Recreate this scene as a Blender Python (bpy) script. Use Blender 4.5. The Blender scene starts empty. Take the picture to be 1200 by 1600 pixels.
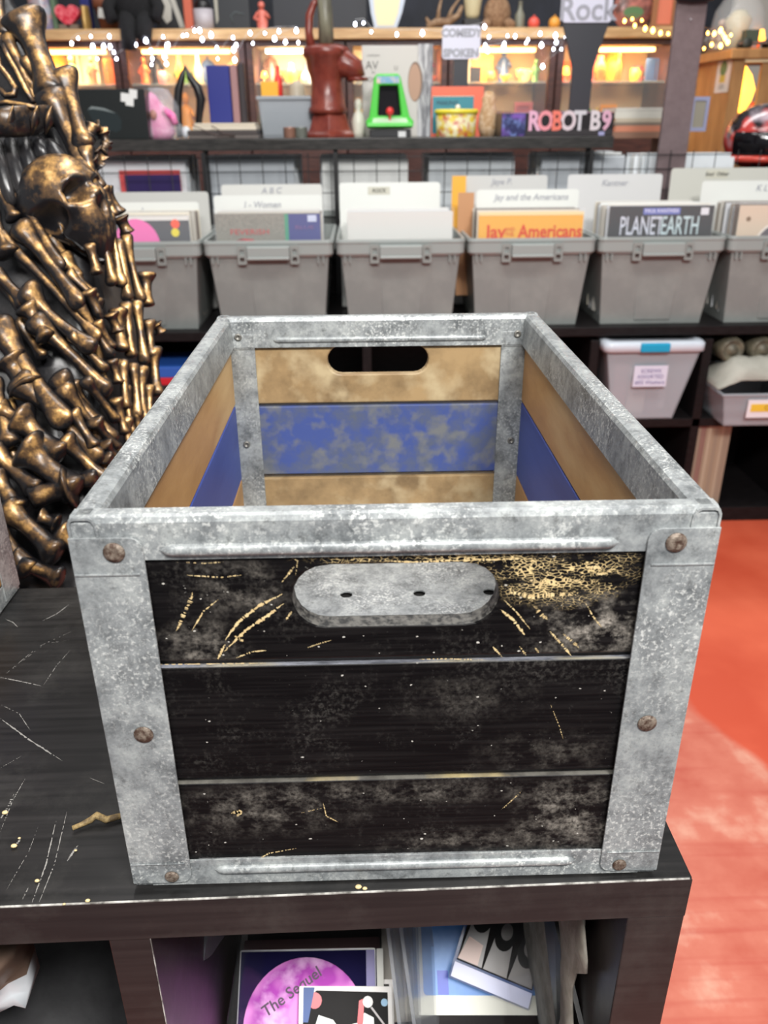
import bpy, bmesh, math, random
from mathutils import Vector, Matrix, noise
random.seed(7)
C = bpy.context.scene
COL = C.collection

# ---------------------------------------------------------------- camera
FPX = 1277.166
cam_d = bpy.data.cameras.new('camera'); cam = bpy.data.objects.new('camera', cam_d); COL.objects.link(cam)
CAM = Vector((-0.0154314, -0.3674845, 0.4325312))
cam.location = CAM
cam.rotation_euler = (1.129650710, 0.00611134467, -0.0269147322)
cam_d.sensor_fit = 'HORIZONTAL'; cam_d.sensor_width = 36.0; cam_d.lens = 36.0*FPX/1200.0
cam_d.clip_start = 0.02; cam_d.clip_end = 60
cam_d.dof.use_dof = True; cam_d.dof.focus_distance = 0.58; cam_d.dof.aperture_fstop = 13.0
C.camera = cam
CM = cam.rotation_euler.to_matrix()
def P(u, v, Y):                      # where a sight line of the photograph meets the upright plane y = Y
    d = CM @ Vector(((u-600)/FPX, -(v-800)/FPX, -1)); t = (Y-CAM.y)/d.y; return CAM + t*d
def PZ(u, v, z):                     # ... or the level plane at height z
    d = CM @ Vector(((u-600)/FPX, -(v-800)/FPX, -1)); t = (z-CAM.z)/d.z; return CAM + t*d

# ---------------------------------------------------------------- light
C.view_settings.view_transform = 'Standard'; C.view_settings.look = 'None'
C.view_settings.gamma = 1.0; C.view_settings.exposure = 0.0; C.view_settings.use_curve_mapping = False
w = bpy.data.worlds.new('room_light'); C.world = w; w.use_nodes = True
w.node_tree.nodes['Background'].inputs[0].default_value = (0.93, 0.95, 1.0, 1)
w.node_tree.nodes['Background'].inputs[1].default_value = 0.30
def area(loc, aim, sx, sy, power, col=(1, .98, .95)):
    l = bpy.data.lights.new('ceiling_and_fill_light', 'AREA'); l.shape = 'RECTANGLE'; l.size = sx; l.size_y = sy; l.energy = power; l.color = col
    o = bpy.data.objects.new('ceiling_and_fill_light', l); COL.objects.link(o); o.location = loc
    o.rotation_euler = (Vector(aim)-Vector(loc)).to_track_quat('-Z', 'Y').to_euler(); return o
area((0.6, -1.05, 1.75), (0.0, 0.4, 0.0), 0.45, 0.3, 66)
area((-0.2, -1.5, 2.25), (0.2, 2.6, 0.1), 1.4, 0.35, 74)  # frontal fill added behind the camera to offset red floor bounce
area((-0.3, 1.3, 2.2), (-0.1, 1.3, 0), 1.8, 0.4, 24)
area((0.5, 0.9, 2.2), (0.4, 2.6, 0), 1.8, 0.3, 20)
area((0.3, 3.5, 2.4), (0.3, 4.4, 0.5), 3.0, 0.4, 50)

# ---------------------------------------------------------------- materials
def mat(name, col, rough=.5, metal=0., col2=None, scale=20., detail=4., bump=0., bscale=None, stretch=None, lo=.4, hi=.6,
        emit=0., trans=0., alpha=1., spec=None, rough2=None, coat=0., col3=None, s3=6.):
    m = bpy.data.materials.new(name); m.use_nodes = True; nt = m.node_tree; b = nt.nodes['Principled BSDF']
    L = nt.links.new; N = nt.nodes.new
    b.inputs['Base Color'].default_value = (*col, 1); b.inputs['Roughness'].default_value = rough; b.inputs['Metallic'].default_value = metal
    if spec is not None: b.inputs['Specular IOR Level'].default_value = spec
    if trans: b.inputs['Transmission Weight'].default_value = trans
    if alpha < 1: b.inputs['Alpha'].default_value = alpha
    if coat: b.inputs['Coat Weight'].default_value = coat
    if emit: b.inputs['Emission Color'].default_value = (*col, 1); b.inputs['Emission Strength'].default_value = emit
    if col2 or bump:
        tc = N('ShaderNodeTexCoord'); mp = N('ShaderNodeMapping'); L(tc.outputs['Object'], mp.inputs[0])
        if stretch: mp.inputs['Scale'].default_value = stretch
        n = N('ShaderNodeTexNoise'); n.inputs['Scale'].default_value = scale; n.inputs['Detail'].default_value = detail; n.inputs['Roughness'].default_value = .65
        L(mp.outputs[0], n.inputs['Vector'])
        if col2:
            r = N('ShaderNodeValToRGB'); r.color_ramp.elements[0].position = lo; r.color_ramp.elements[1].position = hi
            r.color_ramp.elements[0].color = (*col, 1); r.color_ramp.elements[1].color = (*col2, 1)
            L(n.outputs[0], r.inputs[0]); out = r.outputs[0]
            if col3:
                n3 = N('ShaderNodeTexNoise'); n3.inputs['Scale'].default_value = s3; n3.inputs['Detail'].default_value = 6; L(mp.outputs[0], n3.inputs['Vector'])
                r3 = N('ShaderNodeValToRGB'); r3.color_ramp.elements[0].position = .5; r3.color_ramp.elements[1].position = .68; L(n3.outputs[0], r3.inputs[0])
                mx = N('ShaderNodeMix'); mx.data_type = 'RGBA'; L(r3.outputs[0], mx.inputs['Factor']); L(out, mx.inputs['A']); mx.inputs['B'].default_value = (*col3, 1)
                out = mx.outputs['Result']
            L(out, b.inputs['Base Color'])
        if rough2 is not None:
            mr = N('ShaderNodeMapRange'); mr.inputs['From Min'].default_value = .35; mr.inputs['From Max'].default_value = .65
            mr.inputs['To Min'].default_value = rough; mr.inputs['To Max'].default_value = rough2; L(n.outputs[0], mr.inputs[0]); L(mr.outputs[0], b.inputs['Roughness'])
        if bump:
            bn = N('ShaderNodeBump'); bn.inputs['Strength'].default_value = bump; bn.inputs['Distance'].default_value = .002
            if bscale:
                n2 = N('ShaderNodeTexNoise'); n2.inputs['Scale'].default_value = bscale; n2.inputs['Detail'].default_value = 5; L(mp.outputs[0], n2.inputs['Vector']); L(n2.outputs[0], bn.inputs['Height'])
            else: L(n.outputs[0], bn.inputs['Height'])
            L(bn.outputs[0], b.inputs['Normal'])
    return m
_pc = {}
def pc(r, g, b, rough=.5, metal=0.):           # a plain painted / printed colour given as sRGB 0-255
    k = (r, g, b, rough, metal)
    if k not in _pc:
        f = lambda c: ((c/255+.055)/1.055)**2.4 if c > 10 else c/255/12.92
        _pc[k] = mat('plain_%02x%02x%02x' % (r, g, b), (f(r), f(g), f(b)), rough, metal)
    return _pc[k]
def lin(r, g, b):
    f = lambda c: ((c/255+.055)/1.055)**2.4 if c > 10 else c/255/12.92
    return (f(r), f(g), f(b))
def glow(r, g, b, s):
    return mat('lit_%02x%02x%02x' % (r, g, b), lin(r, g, b), .5, emit=s)

# ---------------------------------------------------------------- mesh building
class MB:
    def __init__(s, o=(0, 0, 0)):
        s.bm = bmesh.new(); s.o = Vector(o); s.mi = 0; s.mats = []
    def m(s, material):
        if material not in s.mats: s.mats.append(material)
        s.mi = s.mats.index(material); return s
    def face(s, vs):
        try:
            f = s.bm.faces.new(vs); f.material_index = s.mi; f.smooth = s.sm; return f
        except ValueError: return None
    sm = False
    def v(s, p): return s.bm.verts.new(Vector(p)-s.o)
    def box(s, x0, x1, y0, y1, z0, z1, M=None):
        p = [Vector((x, y, z)) for z in (z0, z1) for y in (y0, y1) for x in (x0, x1)]
        if M is not None: p = [M @ q for q in p]
        q = [s.v(a) for a in p]
        for f in ((0, 2, 3, 1), (4, 5, 7, 6), (0, 1, 5, 4), (2, 6, 7, 3), (0, 4, 6, 2), (1, 3, 7, 5)): s.face([q[i] for i in f])
        return s
    def hexa(s, b, t):               # two quads (lists of 4 points, same turn)
        q = [s.v(a) for a in list(b)+list(t)]
        s.face(q[3::-1]); s.face(q[4:8])
        for i in range(4): j = (i+1) % 4; s.face([q[i], q[j], q[j+4], q[i+4]])
        return s
    def rings(s, rs, cap=True, close=True, smooth=True):
        s.sm = smooth; R = [[s.v(p) for p in r] for r in rs]; n = len(R[0])
        for a, b in zip(R, R[1:]):
            for i in range(n if close else n-1):
                j = (i+1) % n; s.face([a[i], a[j], b[j], b[i]])
        if cap and close: s.face(R[0][::-1]); s.face(R[-1])
        s.sm = False; return s
    def tube(s, pts, rad, n=10, cap=True):
        pts = [Vector(p) for p in pts]; rs = []
        if not isinstance(rad, (list, tuple)): rad = [rad]*len(pts)
        up = Vector((0, 0, 1))
        t0 = (pts[1]-pts[0]).normalized()
        if abs(t0.dot(up)) > .95: up = Vector((0, 1, 0))
        for i, p in enumerate(pts):
            t = (pts[min(i+1, len(pts)-1)]-pts[max(i-1, 0)]).normalized()
            a = t.cross(up).normalized() if t.cross(up).length > 1e-4 else Vector((1, 0, 0)); b = a.cross(t).normalized(); up = b
            rs.append([p+(a*math.cos(k*2*math.pi/n)+b*math.sin(k*2*math.pi/n))*rad[i] for k in range(n)])
        return s.rings(rs, cap)
    def lathe(s, prof, c=(0, 0, 0), n=20, M=None, sx=1, sy=1):
        c = Vector(c); rs = []
        for r, z in prof:
            r = max(r, 1e-4); ring = [Vector((r*sx*math.cos(k*2*math.pi/n), r*sy*math.sin(k*2*math.pi/n), z)) for k in range(n)]
            if M is not None: ring = [M @ q for q in ring]
            rs.append([c+q for q in ring])
        return s.rings(rs)
    def ball(s, c, r, n=14, M=None):
        if not isinstance(r, (list, tuple)): r = (r, r, r)
        c = Vector(c); rs = []
        for i in range(n//2+1):
            a = -math.pi/2+math.pi*i/(n//2); k0 = max(math.cos(a), 1e-3)
            ring = [Vector((r[0]*k0*math.cos(k*2*math.pi/n), r[1]*k0*math.sin(k*2*math.pi/n), r[2]*math.sin(a))) for k in range(n)]
            if M is not None: ring = [M @ q for q in ring]
            rs.append([c+q for q in ring])
        return s.rings(rs)
    def poly(s, outline, holes, fn, t0, t1):     # flat outline (2-D) with holes; fn(a, b, t) gives the 3-D point, thickness t0..t1
        bm = s.bm; loops = [outline]+list(holes)
        vs = []; es = []
        for lp in loops:
            q = [s.v(fn(a, b, t0)) for a, b in lp]; vs.append(q)
            es += [bm.edges.new((q[i], q[(i+1) % len(q)])) for i in range(len(q))]
        g = bmesh.ops.triangle_fill(bm, use_beauty=True, use_dissolve=False, edges=es)
        fs = [f for f in g['geom'] if isinstance(f, bmesh.types.BMFace)]
        top = {}
        for lp, q in zip(loops, vs):
            for (a, b), x in zip(lp, q): top[x] = s.v(fn(a, b, t1))
        for f in fs:
            f.material_index = s.mi; s.face([top[x] for x in f.verts][::-1])
        for q in vs:
            for i in range(len(q)): a, b = q[i], q[(i+1) % len(q)]; s.face([a, b, top[b], top[a]])
        return s
    def build(s, name, material=None, parent=None, bevel=0., sub=0, smooth=False, label=None, cat=None, group=None, kind=None, loc=None, fixn=True):
        if fixn: bmesh.ops.recalc_face_normals(s.bm, faces=s.bm.faces)
        base = Vector((0, 0, 0))
        if parent is None:
            if loc is None:
                vs = [v.co for v in s.bm.verts]
                base = Vector(((min(v.x for v in vs)+max(v.x for v in vs))/2, (min(v.y for v in vs)+max(v.y for v in vs))/2, min(v.z for v in vs)))
            else: base = Vector(loc)
            bmesh.ops.translate(s.bm, vec=-base, verts=s.bm.verts)
        me = bpy.data.meshes.new(name); s.bm.to_mesh(me); s.bm.free()
        if not s.mats: s.mats = [material]
        for q in s.mats: me.materials.append(q)
        if smooth:
            for p in me.polygons: p.use_smooth = True
        o = bpy.data.objects.new(name, me); COL.objects.link(o); o.location = base
        if parent is not None: o.parent = parent
        if bevel:
            b = o.modifiers.new('b', 'BEVEL'); b.width = bevel; b.segments = 2; b.limit_method = 'ANGLE'; b.angle_limit = math.radians(40); b.use_clamp_overlap = True
        if sub: q = o.modifiers.new('s', 'SUBSURF'); q.levels = sub; q.render_levels = sub
        props(o, label, cat, group, kind); return o
def props(o, label=None, cat=None, group=None, kind=None):
    for k, v in (('label', label), ('category', cat), ('group', group), ('kind', kind)):
        if v: o[k] = v
def thing(name, loc, label, cat, group=None, rz=0.):
    o = bpy.data.objects.new(name, None); COL.objects.link(o); o.location = loc; o.rotation_euler = (0, 0, rz); o.empty_display_size = .02
    props(o, label, cat, group); return o
def dup(root, loc, rz=None, label=None, group=None):
    def cp(o, par):
        c = o.copy(); COL.objects.link(c)
        if par is not None: c.parent = par
        for ch in [x for x in list(COL.objects) if x.parent == o]: cp(ch, c)
        return c
    r = cp(root, None); r.location = loc
    if rz is not None: r.rotation_euler = (0, 0, rz)
    if label: r['label'] = label
    if group: r['group'] = group
    elif 'group' in r: del r['group']
    return r
def frame(o, X, U):                 # matrix: local x along X, local z along U, local y away from the viewer
    X = Vector(X).normalized(); U = Vector(U).normalized(); Yv = U.cross(X).normalized()
    M = Matrix((X, Yv, U)).transposed().to_4x4(); M.translation = Vector(o); return M
def text(name, s, size, M, material, parent, off=0., align='CENTER', sx=1., shear=0., arc=0.):   # lettering in the local x-z plane, facing -y, as a thin mesh
    cu = bpy.data.curves.new(name, 'FONT'); cu.body = s; cu.size = size; cu.align_x = align; cu.align_y = 'CENTER'; cu.offset = off; cu.extrude = .0002; cu.resolution_u = 3; cu.shear = shear
    t = bpy.data.objects.new(name, cu); COL.objects.link(t); dg = bpy.context.evaluated_depsgraph_get()
    me = bpy.data.meshes.new_from_object(t.evaluated_get(dg)); bpy.data.objects.remove(t)
    for v in me.vertices:
        x, y, z = v.co; x *= sx
        q = Vector((x, -z-.0003, y+(-arc*x*x))); v.co = M @ q
    me.materials.clear(); me.materials.append(material)
    o = bpy.data.objects.new(name, me); COL.objects.link(o); o.parent = parent; return o
def stadium(cx, cz, hw, r, n=10):
    pts = []
    for k in range(n+1): a = -math.pi/2+math.pi*k/n; pts.append((cx+hw-r+r*math.cos(a), cz+r*math.sin(a)))
    for k in range(n+1): a = math.pi/2+math.pi*k/n; pts.append((cx-hw+r+r*math.cos(a), cz+r*math.sin(a)))
    return pts
def circle(cx, cy, r, n=16): return [(cx+r*math.cos(k*2*math.pi/n), cy+r*math.sin(k*2*math.pi/n)) for k in range(n)]
def roundrect(x0, x1, z0, z1, r, corners=(1, 1, 1, 1), n=5):      # corners: ll, lr, ur, ul
    out = []
    for (cx, cz, a0, on) in ((x0, z0, math.pi, corners[0]), (x1, z0, 1.5*math.pi, corners[1]), (x1, z1, 0, corners[2]), (x0, z1, .5*math.pi, corners[3])):
        if not on: out.append((cx, cz)); continue
        ox = cx+(r if cx == x0 else -r); oz = cz+(r if cz == z0 else -r)
        for k in range(n+1): a = a0+.5*math.pi*k/n; out.append((ox+r*math.cos(a), oz+r*math.sin(a)))
    return out
XZ = lambda a, b, t: (a, t, b)
XY = lambda a, b, t: (a, b, t)
YZ = lambda a, b, t: (t, a, b)

# ================================================================ the setting
def floor_mat():
    m = mat('red_sealed_concrete', (.6, .1, .05), .28); nt = m.node_tree; N = nt.nodes.new; L = nt.links.new; b = nt.nodes['Principled BSDF']
    tc = N('ShaderNodeTexCoord')
    # worn, paler patch: everything nearer than a bowed line on the floor
    sx = N('ShaderNodeSeparateXYZ'); L(tc.outputs['Object'], sx.inputs[0])
    nz = N('ShaderNodeTexNoise'); nz.inputs['Scale'].default_value = 5; nz.inputs['Detail'].default_value = 3; L(tc.outputs['Object'], nz.inputs['Vector'])
    # patch = 1 when y < 1.17 - 4.5*max(0,x-.73)^1 ...
    a = N('ShaderNodeMath'); a.operation = 'SUBTRACT'; L(sx.outputs['X'], a.inputs[0]); a.inputs[1].default_value = .72
    a2 = N('ShaderNodeMath'); a2.operation = 'MAXIMUM'; L(a.outputs[0], a2.inputs[0]); a2.inputs[1].default_value = 0
    a3 = N('ShaderNodeMath'); a3.operation = 'MULTIPLY'; L(a2.outputs[0], a3.inputs[0]); a3.inputs[1].default_value = 2.5
    a4 = N('ShaderNodeMath'); a4.operation = 'ADD'; L(a3.outputs[0], a4.inputs[0]); L(sx.outputs['Y'], a4.inputs[1])
    a5 = N('ShaderNodeMath'); a5.operation = 'MULTIPLY_ADD'; L(nz.outputs[0], a5.inputs[0]); a5.inputs[1].default_value = .18; L(a4.outputs[0], a5.inputs[2])
    r = N('ShaderNodeMapRange'); L(a5.outputs[0], r.inputs[0]); r.inputs['From Min'].default_value = 1.25; r.inputs['From Max'].default_value = 1.32
    r.inputs['To Min'].default_value = 1; r.inputs['To Max'].default_value = 0
    n1 = N('ShaderNodeTexNoise'); n1.inputs['Scale'].default_value = 7; n1.inputs['Detail'].default_value = 8; n1.inputs['Roughness'].default_value = .6; L(tc.outputs['Object'], n1.inputs['Vector'])
    r1 = N('ShaderNodeValToRGB'); e = r1.color_ramp.elements; e[0].position = .35; e[0].color = (*lin(186, 94, 76), 1); e[1].position = .72; e[1].color = (*lin(218, 164, 142), 1)
    x = e.new(.55); x.color = (*lin(200, 116, 96), 1); L(n1.outputs[0], r1.inputs[0])
    n2 = N('ShaderNodeTexNoise'); n2.inputs['Scale'].default_value = 3; n2.inputs['Detail'].default_value = 5; L(tc.outputs['Object'], n2.inputs['Vector'])
    r2 = N('ShaderNodeValToRGB'); e = r2.color_ramp.elements; e[0].position = .35; e[0].color = (*lin(198, 80, 54), 1); e[1].position = .7; e[1].color = (*lin(222, 106, 76), 1); L(n2.outputs[0], r2.inputs[0])
    mx = N('ShaderNodeMix'); mx.data_type = 'RGBA'; L(r.outputs[0], mx.inputs['Factor']); L(r2.outputs[0], mx.inputs['A']); L(r1.outputs[0], mx.inputs['B'])
    # faint roller streaks across
    wv = N('ShaderNodeTexNoise'); wv.inputs['Scale'].default_value = 1.; mp = N('ShaderNodeMapping'); mp.inputs['Scale'].default_value = (2, 38, 1); L(tc.outputs['Object'], mp.inputs[0]); L(mp.outputs[0], wv.inputs['Vector'])
    rs = N('ShaderNodeMapRange'); L(wv.outputs[0], rs.inputs[0]); rs.inputs['From Min'].default_value = .52; rs.inputs['From Max'].default_value = .7; rs.inputs['To Max'].default_value = .5
    ms = N('ShaderNodeMath'); ms.operation = 'MULTIPLY'; L(rs.outputs[0], ms.inputs[0]); L(r.outputs[0], ms.inputs[1])
    m2 = N('ShaderNodeMix'); m2.data_type = 'RGBA'; L(ms.outputs[0], m2.inputs['Factor']); L(mx.outputs['Result'], m2.inputs['A']); m2.inputs['B'].default_value = (*lin(176, 70, 58), 1)
    L(m2.outputs['Result'], b.inputs['Base Color'])
    rr = N('ShaderNodeMapRange'); L(n1.outputs[0], rr.inputs[0]); rr.inputs['To Min'].default_value = .25; rr.inputs['To Max'].default_value = .5; L(rr.outputs[0], b.inputs['Roughness'])
    return m
FLZ = -.8
MB().box(-4, 5, -.5, 6.3, FLZ-.1, FLZ).build('floor', floor_mat(), kind='structure', loc=(0, 0, FLZ))
M_wall = mat('dark_painted_wall', lin(26, 30, 40), .7, col2=lin(36, 40, 52), scale=6)
MB().box(-4, 5, 5.6, 5.7, FLZ, 2.4).build('wall_back', M_wall, kind='structure')

# ================================================================ galvanized crate
def galv():
    m = mat('galvanized_steel', (.4, .42, .42), .42, .22); nt = m.node_tree; N = nt.nodes.new; L = nt.links.new; b = nt.nodes['Principled BSDF']
    tc = N('ShaderNodeTexCoord')
    n1 = N('ShaderNodeTexNoise'); n1.inputs['Scale'].default_value = 34; n1.inputs['Detail'].default_value = 10; n1.inputs['Roughness'].default_value = .78; L(tc.outputs['Object'], n1.inputs['Vector'])
    r1 = N('ShaderNodeValToRGB'); e = r1.color_ramp.elements; e[0].position = .34; e[0].color = (*lin(84, 88, 90), 1); e[1].position = .68; e[1].color = (*lin(176, 180, 178), 1)
    k = e.new(.5); k.color = (*lin(136, 140, 141), 1); L(n1.outputs[0], r1.inputs[0])
    n2 = N('ShaderNodeTexNoise'); n2.inputs['Scale'].default_value = 380; n2.inputs['Detail'].default_value = 4; n2.inputs['Roughness'].default_value = .7; L(tc.outputs['Object'], n2.inputs['Vector'])
    r2 = N('ShaderNodeValToRGB'); e = r2.color_ramp.elements; e[0].position = .52; e[0].color = (0, 0, 0, 1); e[1].position = .61; e[1].color = (1, 1, 1, 1); L(n2.outputs[0], r2.inputs[0])
    n4 = N('ShaderNodeTexNoise'); n4.inputs['Scale'].default_value = 14; n4.inputs['Detail'].default_value = 3; L(tc.outputs['Object'], n4.inputs['Vector'])
    r4 = N('ShaderNodeMapRange'); L(n4.outputs[0], r4.inputs[0]); r4.inputs['From Min'].default_value = .4; r4.inputs['From Max'].default_value = .6; r4.inputs['To Max'].default_value = .9
    ml = N('ShaderNodeMath'); ml.operation = 'MULTIPLY'; L(r2.outputs[0], ml.inputs[0]); L(r4.outputs[0], ml.inputs[1])
    mx = N('ShaderNodeMix'); mx.data_type = 'RGBA'; L(ml.outputs[0], mx.inputs['Factor']); L(r1.outputs[0], mx.inputs['A']); mx.inputs['B'].default_value = (*lin(202, 204, 201), 1)
    # dark specks and grime
    n3 = N('ShaderNodeTexNoise'); n3.inputs['Scale'].default_value = 120; n3.inputs['Detail'].default_value = 8; n3.inputs['Roughness'].default_value = .8; L(tc.outputs['Object'], n3.inputs['Vector'])
    r3 = N('ShaderNodeMapRange'); L(n3.outputs[0], r3.inputs[0]); r3.inputs['From Min'].default_value = .47; r3.inputs['From Max'].default_value = .34; r3.inputs['To Max'].default_value = .75
    m2 = N('ShaderNodeMix'); m2.data_type = 'RGBA'; L(r3.outputs[0], m2.inputs['Factor']); L(mx.outputs['Result'], m2.inputs['A']); m2.inputs['B'].default_value = (*lin(82, 84, 84), 1)
    L(m2.outputs['Result'], b.inputs['Base Color'])
    rr = N('ShaderNodeMapRange'); L(n2.outputs[0], rr.inputs[0]); rr.inputs['To Min'].default_value = .28; rr.inputs['To Max'].default_value = .62; L(rr.outputs[0], b.inputs['Roughness'])
    bn = N('ShaderNodeBump'); bn.inputs['Strength'].default_value = .35; bn.inputs['Distance'].default_value = .0006; L(n1.outputs[0], bn.inputs['Height'])
    b2 = N('ShaderNodeBump'); b2.inputs['Strength'].default_value = .25; b2.inputs['Distance'].default_value = .0002; L(n2.outputs[0], b2.inputs['Height']); L(bn.outputs[0], b2.inputs['Normal']); L(b2.outputs[0], b.inputs['Normal'])
    return m
M_galv = galv()
M_rust = mat('rusty_rivet', lin(72, 54, 44), .55, .3, col2=lin(128, 116, 104), scale=300, bump=.5)
M_raw = mat('bare_wood', lin(214, 192, 144), .6, col2=lin(190, 164, 116), scale=90, stretch=(1, 8, 8))

def black_slat(name, spots, dust):
    """worn black paint over pine: grain, dusty scuffs, crackle showing pale wood at given spots (x, z, radius)"""
    m = mat(name, (.01, .01, .01), .45, spec=.15); nt = m.node_tree; N = nt.nodes.new; L = nt.links.new; b = nt.nodes['Principled BSDF']
    tc = N('ShaderNodeTexCoord')
    mp = N('ShaderNodeMapping'); mp.inputs['Scale'].default_value = (14, 60, 420); L(tc.outputs['Object'], mp.inputs[0])
    g = N('ShaderNodeTexNoise'); g.inputs['Scale'].default_value = 1; g.inputs['Detail'].default_value = 5; L(mp.outputs[0], g.inputs['Vector'])
    r = N('ShaderNodeValToRGB'); e = r.color_ramp.elements; e[0].position = .42; e[0].color = (*lin(5, 4, 5), 1); e[1].position = .85; e[1].color = (*lin(27, 25, 25), 1); L(g.outputs[0], r.inputs[0])
    cur = r.outputs[0]
    def mixin(fac, col):
        nonlocal cur
        x = N('ShaderNodeMix'); x.data_type = 'RGBA'; L(fac, x.inputs['Factor']); L(cur, x.inputs['A']); x.inputs['B'].default_value = (*col, 1); cur = x.outputs['Result']
    def radial(cx, cz, rx, rz):
        q = N('ShaderNodeMapping'); q.vector_type = 'POINT'; q.inputs['Location'].default_value = (-cx/rx, 0, -cz/rz); q.inputs['Scale'].default_value = (1/rx, 0, 1/rz); L(tc.outputs['Object'], q.inputs[0])
        ln = N('ShaderNodeVectorMath'); ln.operation = 'LENGTH'; L(q.outputs[0], ln.inputs[0])
        mr = N('ShaderNodeMapRange'); L(ln.outputs['Value'], mr.inputs[0]); mr.inputs['From Min'].default_value = .15; mr.inputs['From Max'].default_value = 1; mr.inputs['To Min'].default_value = 1; mr.inputs['To Max'].default_value = 0
        return mr.outputs[0]
    def mul(a, c):
        q = N('ShaderNodeMath'); q.operation = 'MULTIPLY'; L(a, q.inputs[0])
        if isinstance(c, float): q.inputs[1].default_value = c
        else: L(c, q.inputs[1])
        return q.outputs[0]
    def nz(scale, lo, hi, st=None, det=8, ro=.7):
        n = N('ShaderNodeTexNoise'); n.inputs['Scale'].default_value = scale; n.inputs['Detail'].default_value = det; n.inputs['Roughness'].default_value = ro
        if st:
            q = N('ShaderNodeMapping'); q.inputs['Scale'].default_value = st; L(tc.outputs['Object'], q.inputs[0]); L(q.outputs[0], n.inputs['Vector'])
        else: L(tc.outputs['Object'], n.inputs['Vector'])
        mr = N('ShaderNodeMapRange'); L(n.outputs[0], mr.inputs[0]); mr.inputs['From Min'].default_value = lo; mr.inputs['From Max'].default_value = hi; return mr.outputs[0]
    mixin(mul(nz(16, .48, .75), mul(nz(340, .48, .66), .40)), lin(128, 124, 118))          # general dusty scuffing
    mixin(mul(nz(330, .66, .72), .8), lin(190, 186, 178))                                  # pale specks
    for (cx, cz, rx, rz, k) in dust:
        mixin(mul(mul(mul(radial(cx, cz, rx, rz), nz(60, .44, .66, (1, 1, 1.4))), nz(420, .35, .62)), float(k)*1.25), lin(165, 158, 148))
    for (cx, cz, rx, rz) in spots:
        vo = N('ShaderNodeTexVoronoi'); vo.feature = 'DISTANCE_TO_EDGE'; vo.inputs['Scale'].default_value = 1
        nn = N('ShaderNodeTexNoise'); nn.inputs['Scale'].default_value = 90; nn.inputs['Detail'].default_value = 4; L(tc.outputs['Object'], nn.inputs['Vector'])
        q = N('ShaderNodeMapping'); q.inputs['Scale'].default_value = (300, 1, 620); L(tc.outputs['Object'], q.inputs[0])
        ad = N('ShaderNodeVectorMath'); ad.operation = 'ADD'; L(q.outputs[0], ad.inputs[0]); sc = N('ShaderNodeVectorMath'); sc.operation = 'SCALE'; sc.inputs['Scale'].default_value = 3; L(nn.outputs['Color'], sc.inputs[0]); L(sc.outputs[0], ad.inputs[1])
        L(ad.outputs[0], vo.inputs['Vector'])
        rad = radial(cx, cz, rx, rz)
        # wider cracks towards the middle of the spot
        wd = N('ShaderNodeMath'); wd.operation = 'MULTIPLY'; L(rad, wd.inputs[0]); L(nz(48, .42, .66, (1, 1, 2.2)), wd.inputs[1])
        w2 = N('ShaderNodeMath'); w2.operation = 'MULTIPLY'; L(wd.outputs[0], w2.inputs[0]); w2.inputs[1].default_value = .19
        lt = N('ShaderNodeMath'); lt.operation = 'LESS_THAN'; L(vo.outputs['Distance'], lt.inputs[0]); L(w2.outputs[0], lt.inputs[1])
        mixin(mul(lt.outputs[0], .9), lin(206, 182, 132))
    L(cur, b.inputs['Base Color'])
    bn = N('ShaderNodeBump'); bn.inputs['Strength'].default_value = .4; bn.inputs['Distance'].default_value = .0005; L(g.outputs[0], bn.inputs['Height']); L(bn.outputs[0], b.inputs['Normal'])
    return m
M_bl1 = black_slat('worn_black_paint_upper', [(.086, .216, .040, .019), (.075, .222, .065, .016), (.03, .231, .09, .005)], [(.105, .187, .042, .026, .95), (-.085, .215, .035, .02, .45), (-.105, .18, .03, .02, .5)])
M_bl2 = black_slat('worn_black_paint_middle', [], [(.04, .14, .05, .02, .14), (.09, .1, .05, .02, .2)])
M_bl3 = black_slat('worn_black_paint_lower', [], [(.110, .05, .045, .035, .7), (-.08, .06, .07, .025, .35), (0, .072, .13, .012, .35), (.05, .03, .08, .015, .3)])
M_topedge = mat('dusty_slat_edge', lin(118, 120, 128), .5, col2=lin(64, 66, 72), scale=70, stretch=(.5, 3, 3), col3=lin(170, 160, 130), s3=20)
M_topedge3 = mat('dusty_slat_edge_with_bare_wood', lin(96, 94, 88), .5, col2=lin(70, 68, 64), scale=60, col3=lin(232, 208, 140), s3=9)
M_wood = mat('honey_pine', lin(190, 146, 92), .5, col2=lin(160, 116, 66), scale=5, detail=8, stretch=(4, 1, 4), lo=.35, hi=.68, bump=.12, bscale=50, col3=lin(205, 170, 118), s3=4)
M_wood_d = mat('dirty_pine', lin(158, 132, 94), .5, col2=lin(104, 84, 58), scale=20, detail=9, lo=.35, hi=.7, bump=.12, bscale=60, col3=lin(176, 158, 124), s3=26)
M_blue = mat('blue_paint', lin(66, 84, 156), .5, col2=lin(52, 68, 138), scale=14, detail=6, stretch=(1, .2, 1), bump=.1, bscale=80)
M_blue_d = mat('worn_blue_paint', lin(60, 76, 132), .45, col2=lin(82, 88, 100), scale=26, detail=12, lo=.42, hi=.62, bump=.15, bscale=60, col3=lin(104, 106, 108), s3=48)
M_hole = mat('hole_rim_dark', lin(20, 20, 20), .5, col2=lin(84, 82, 78), scale=260)

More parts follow.
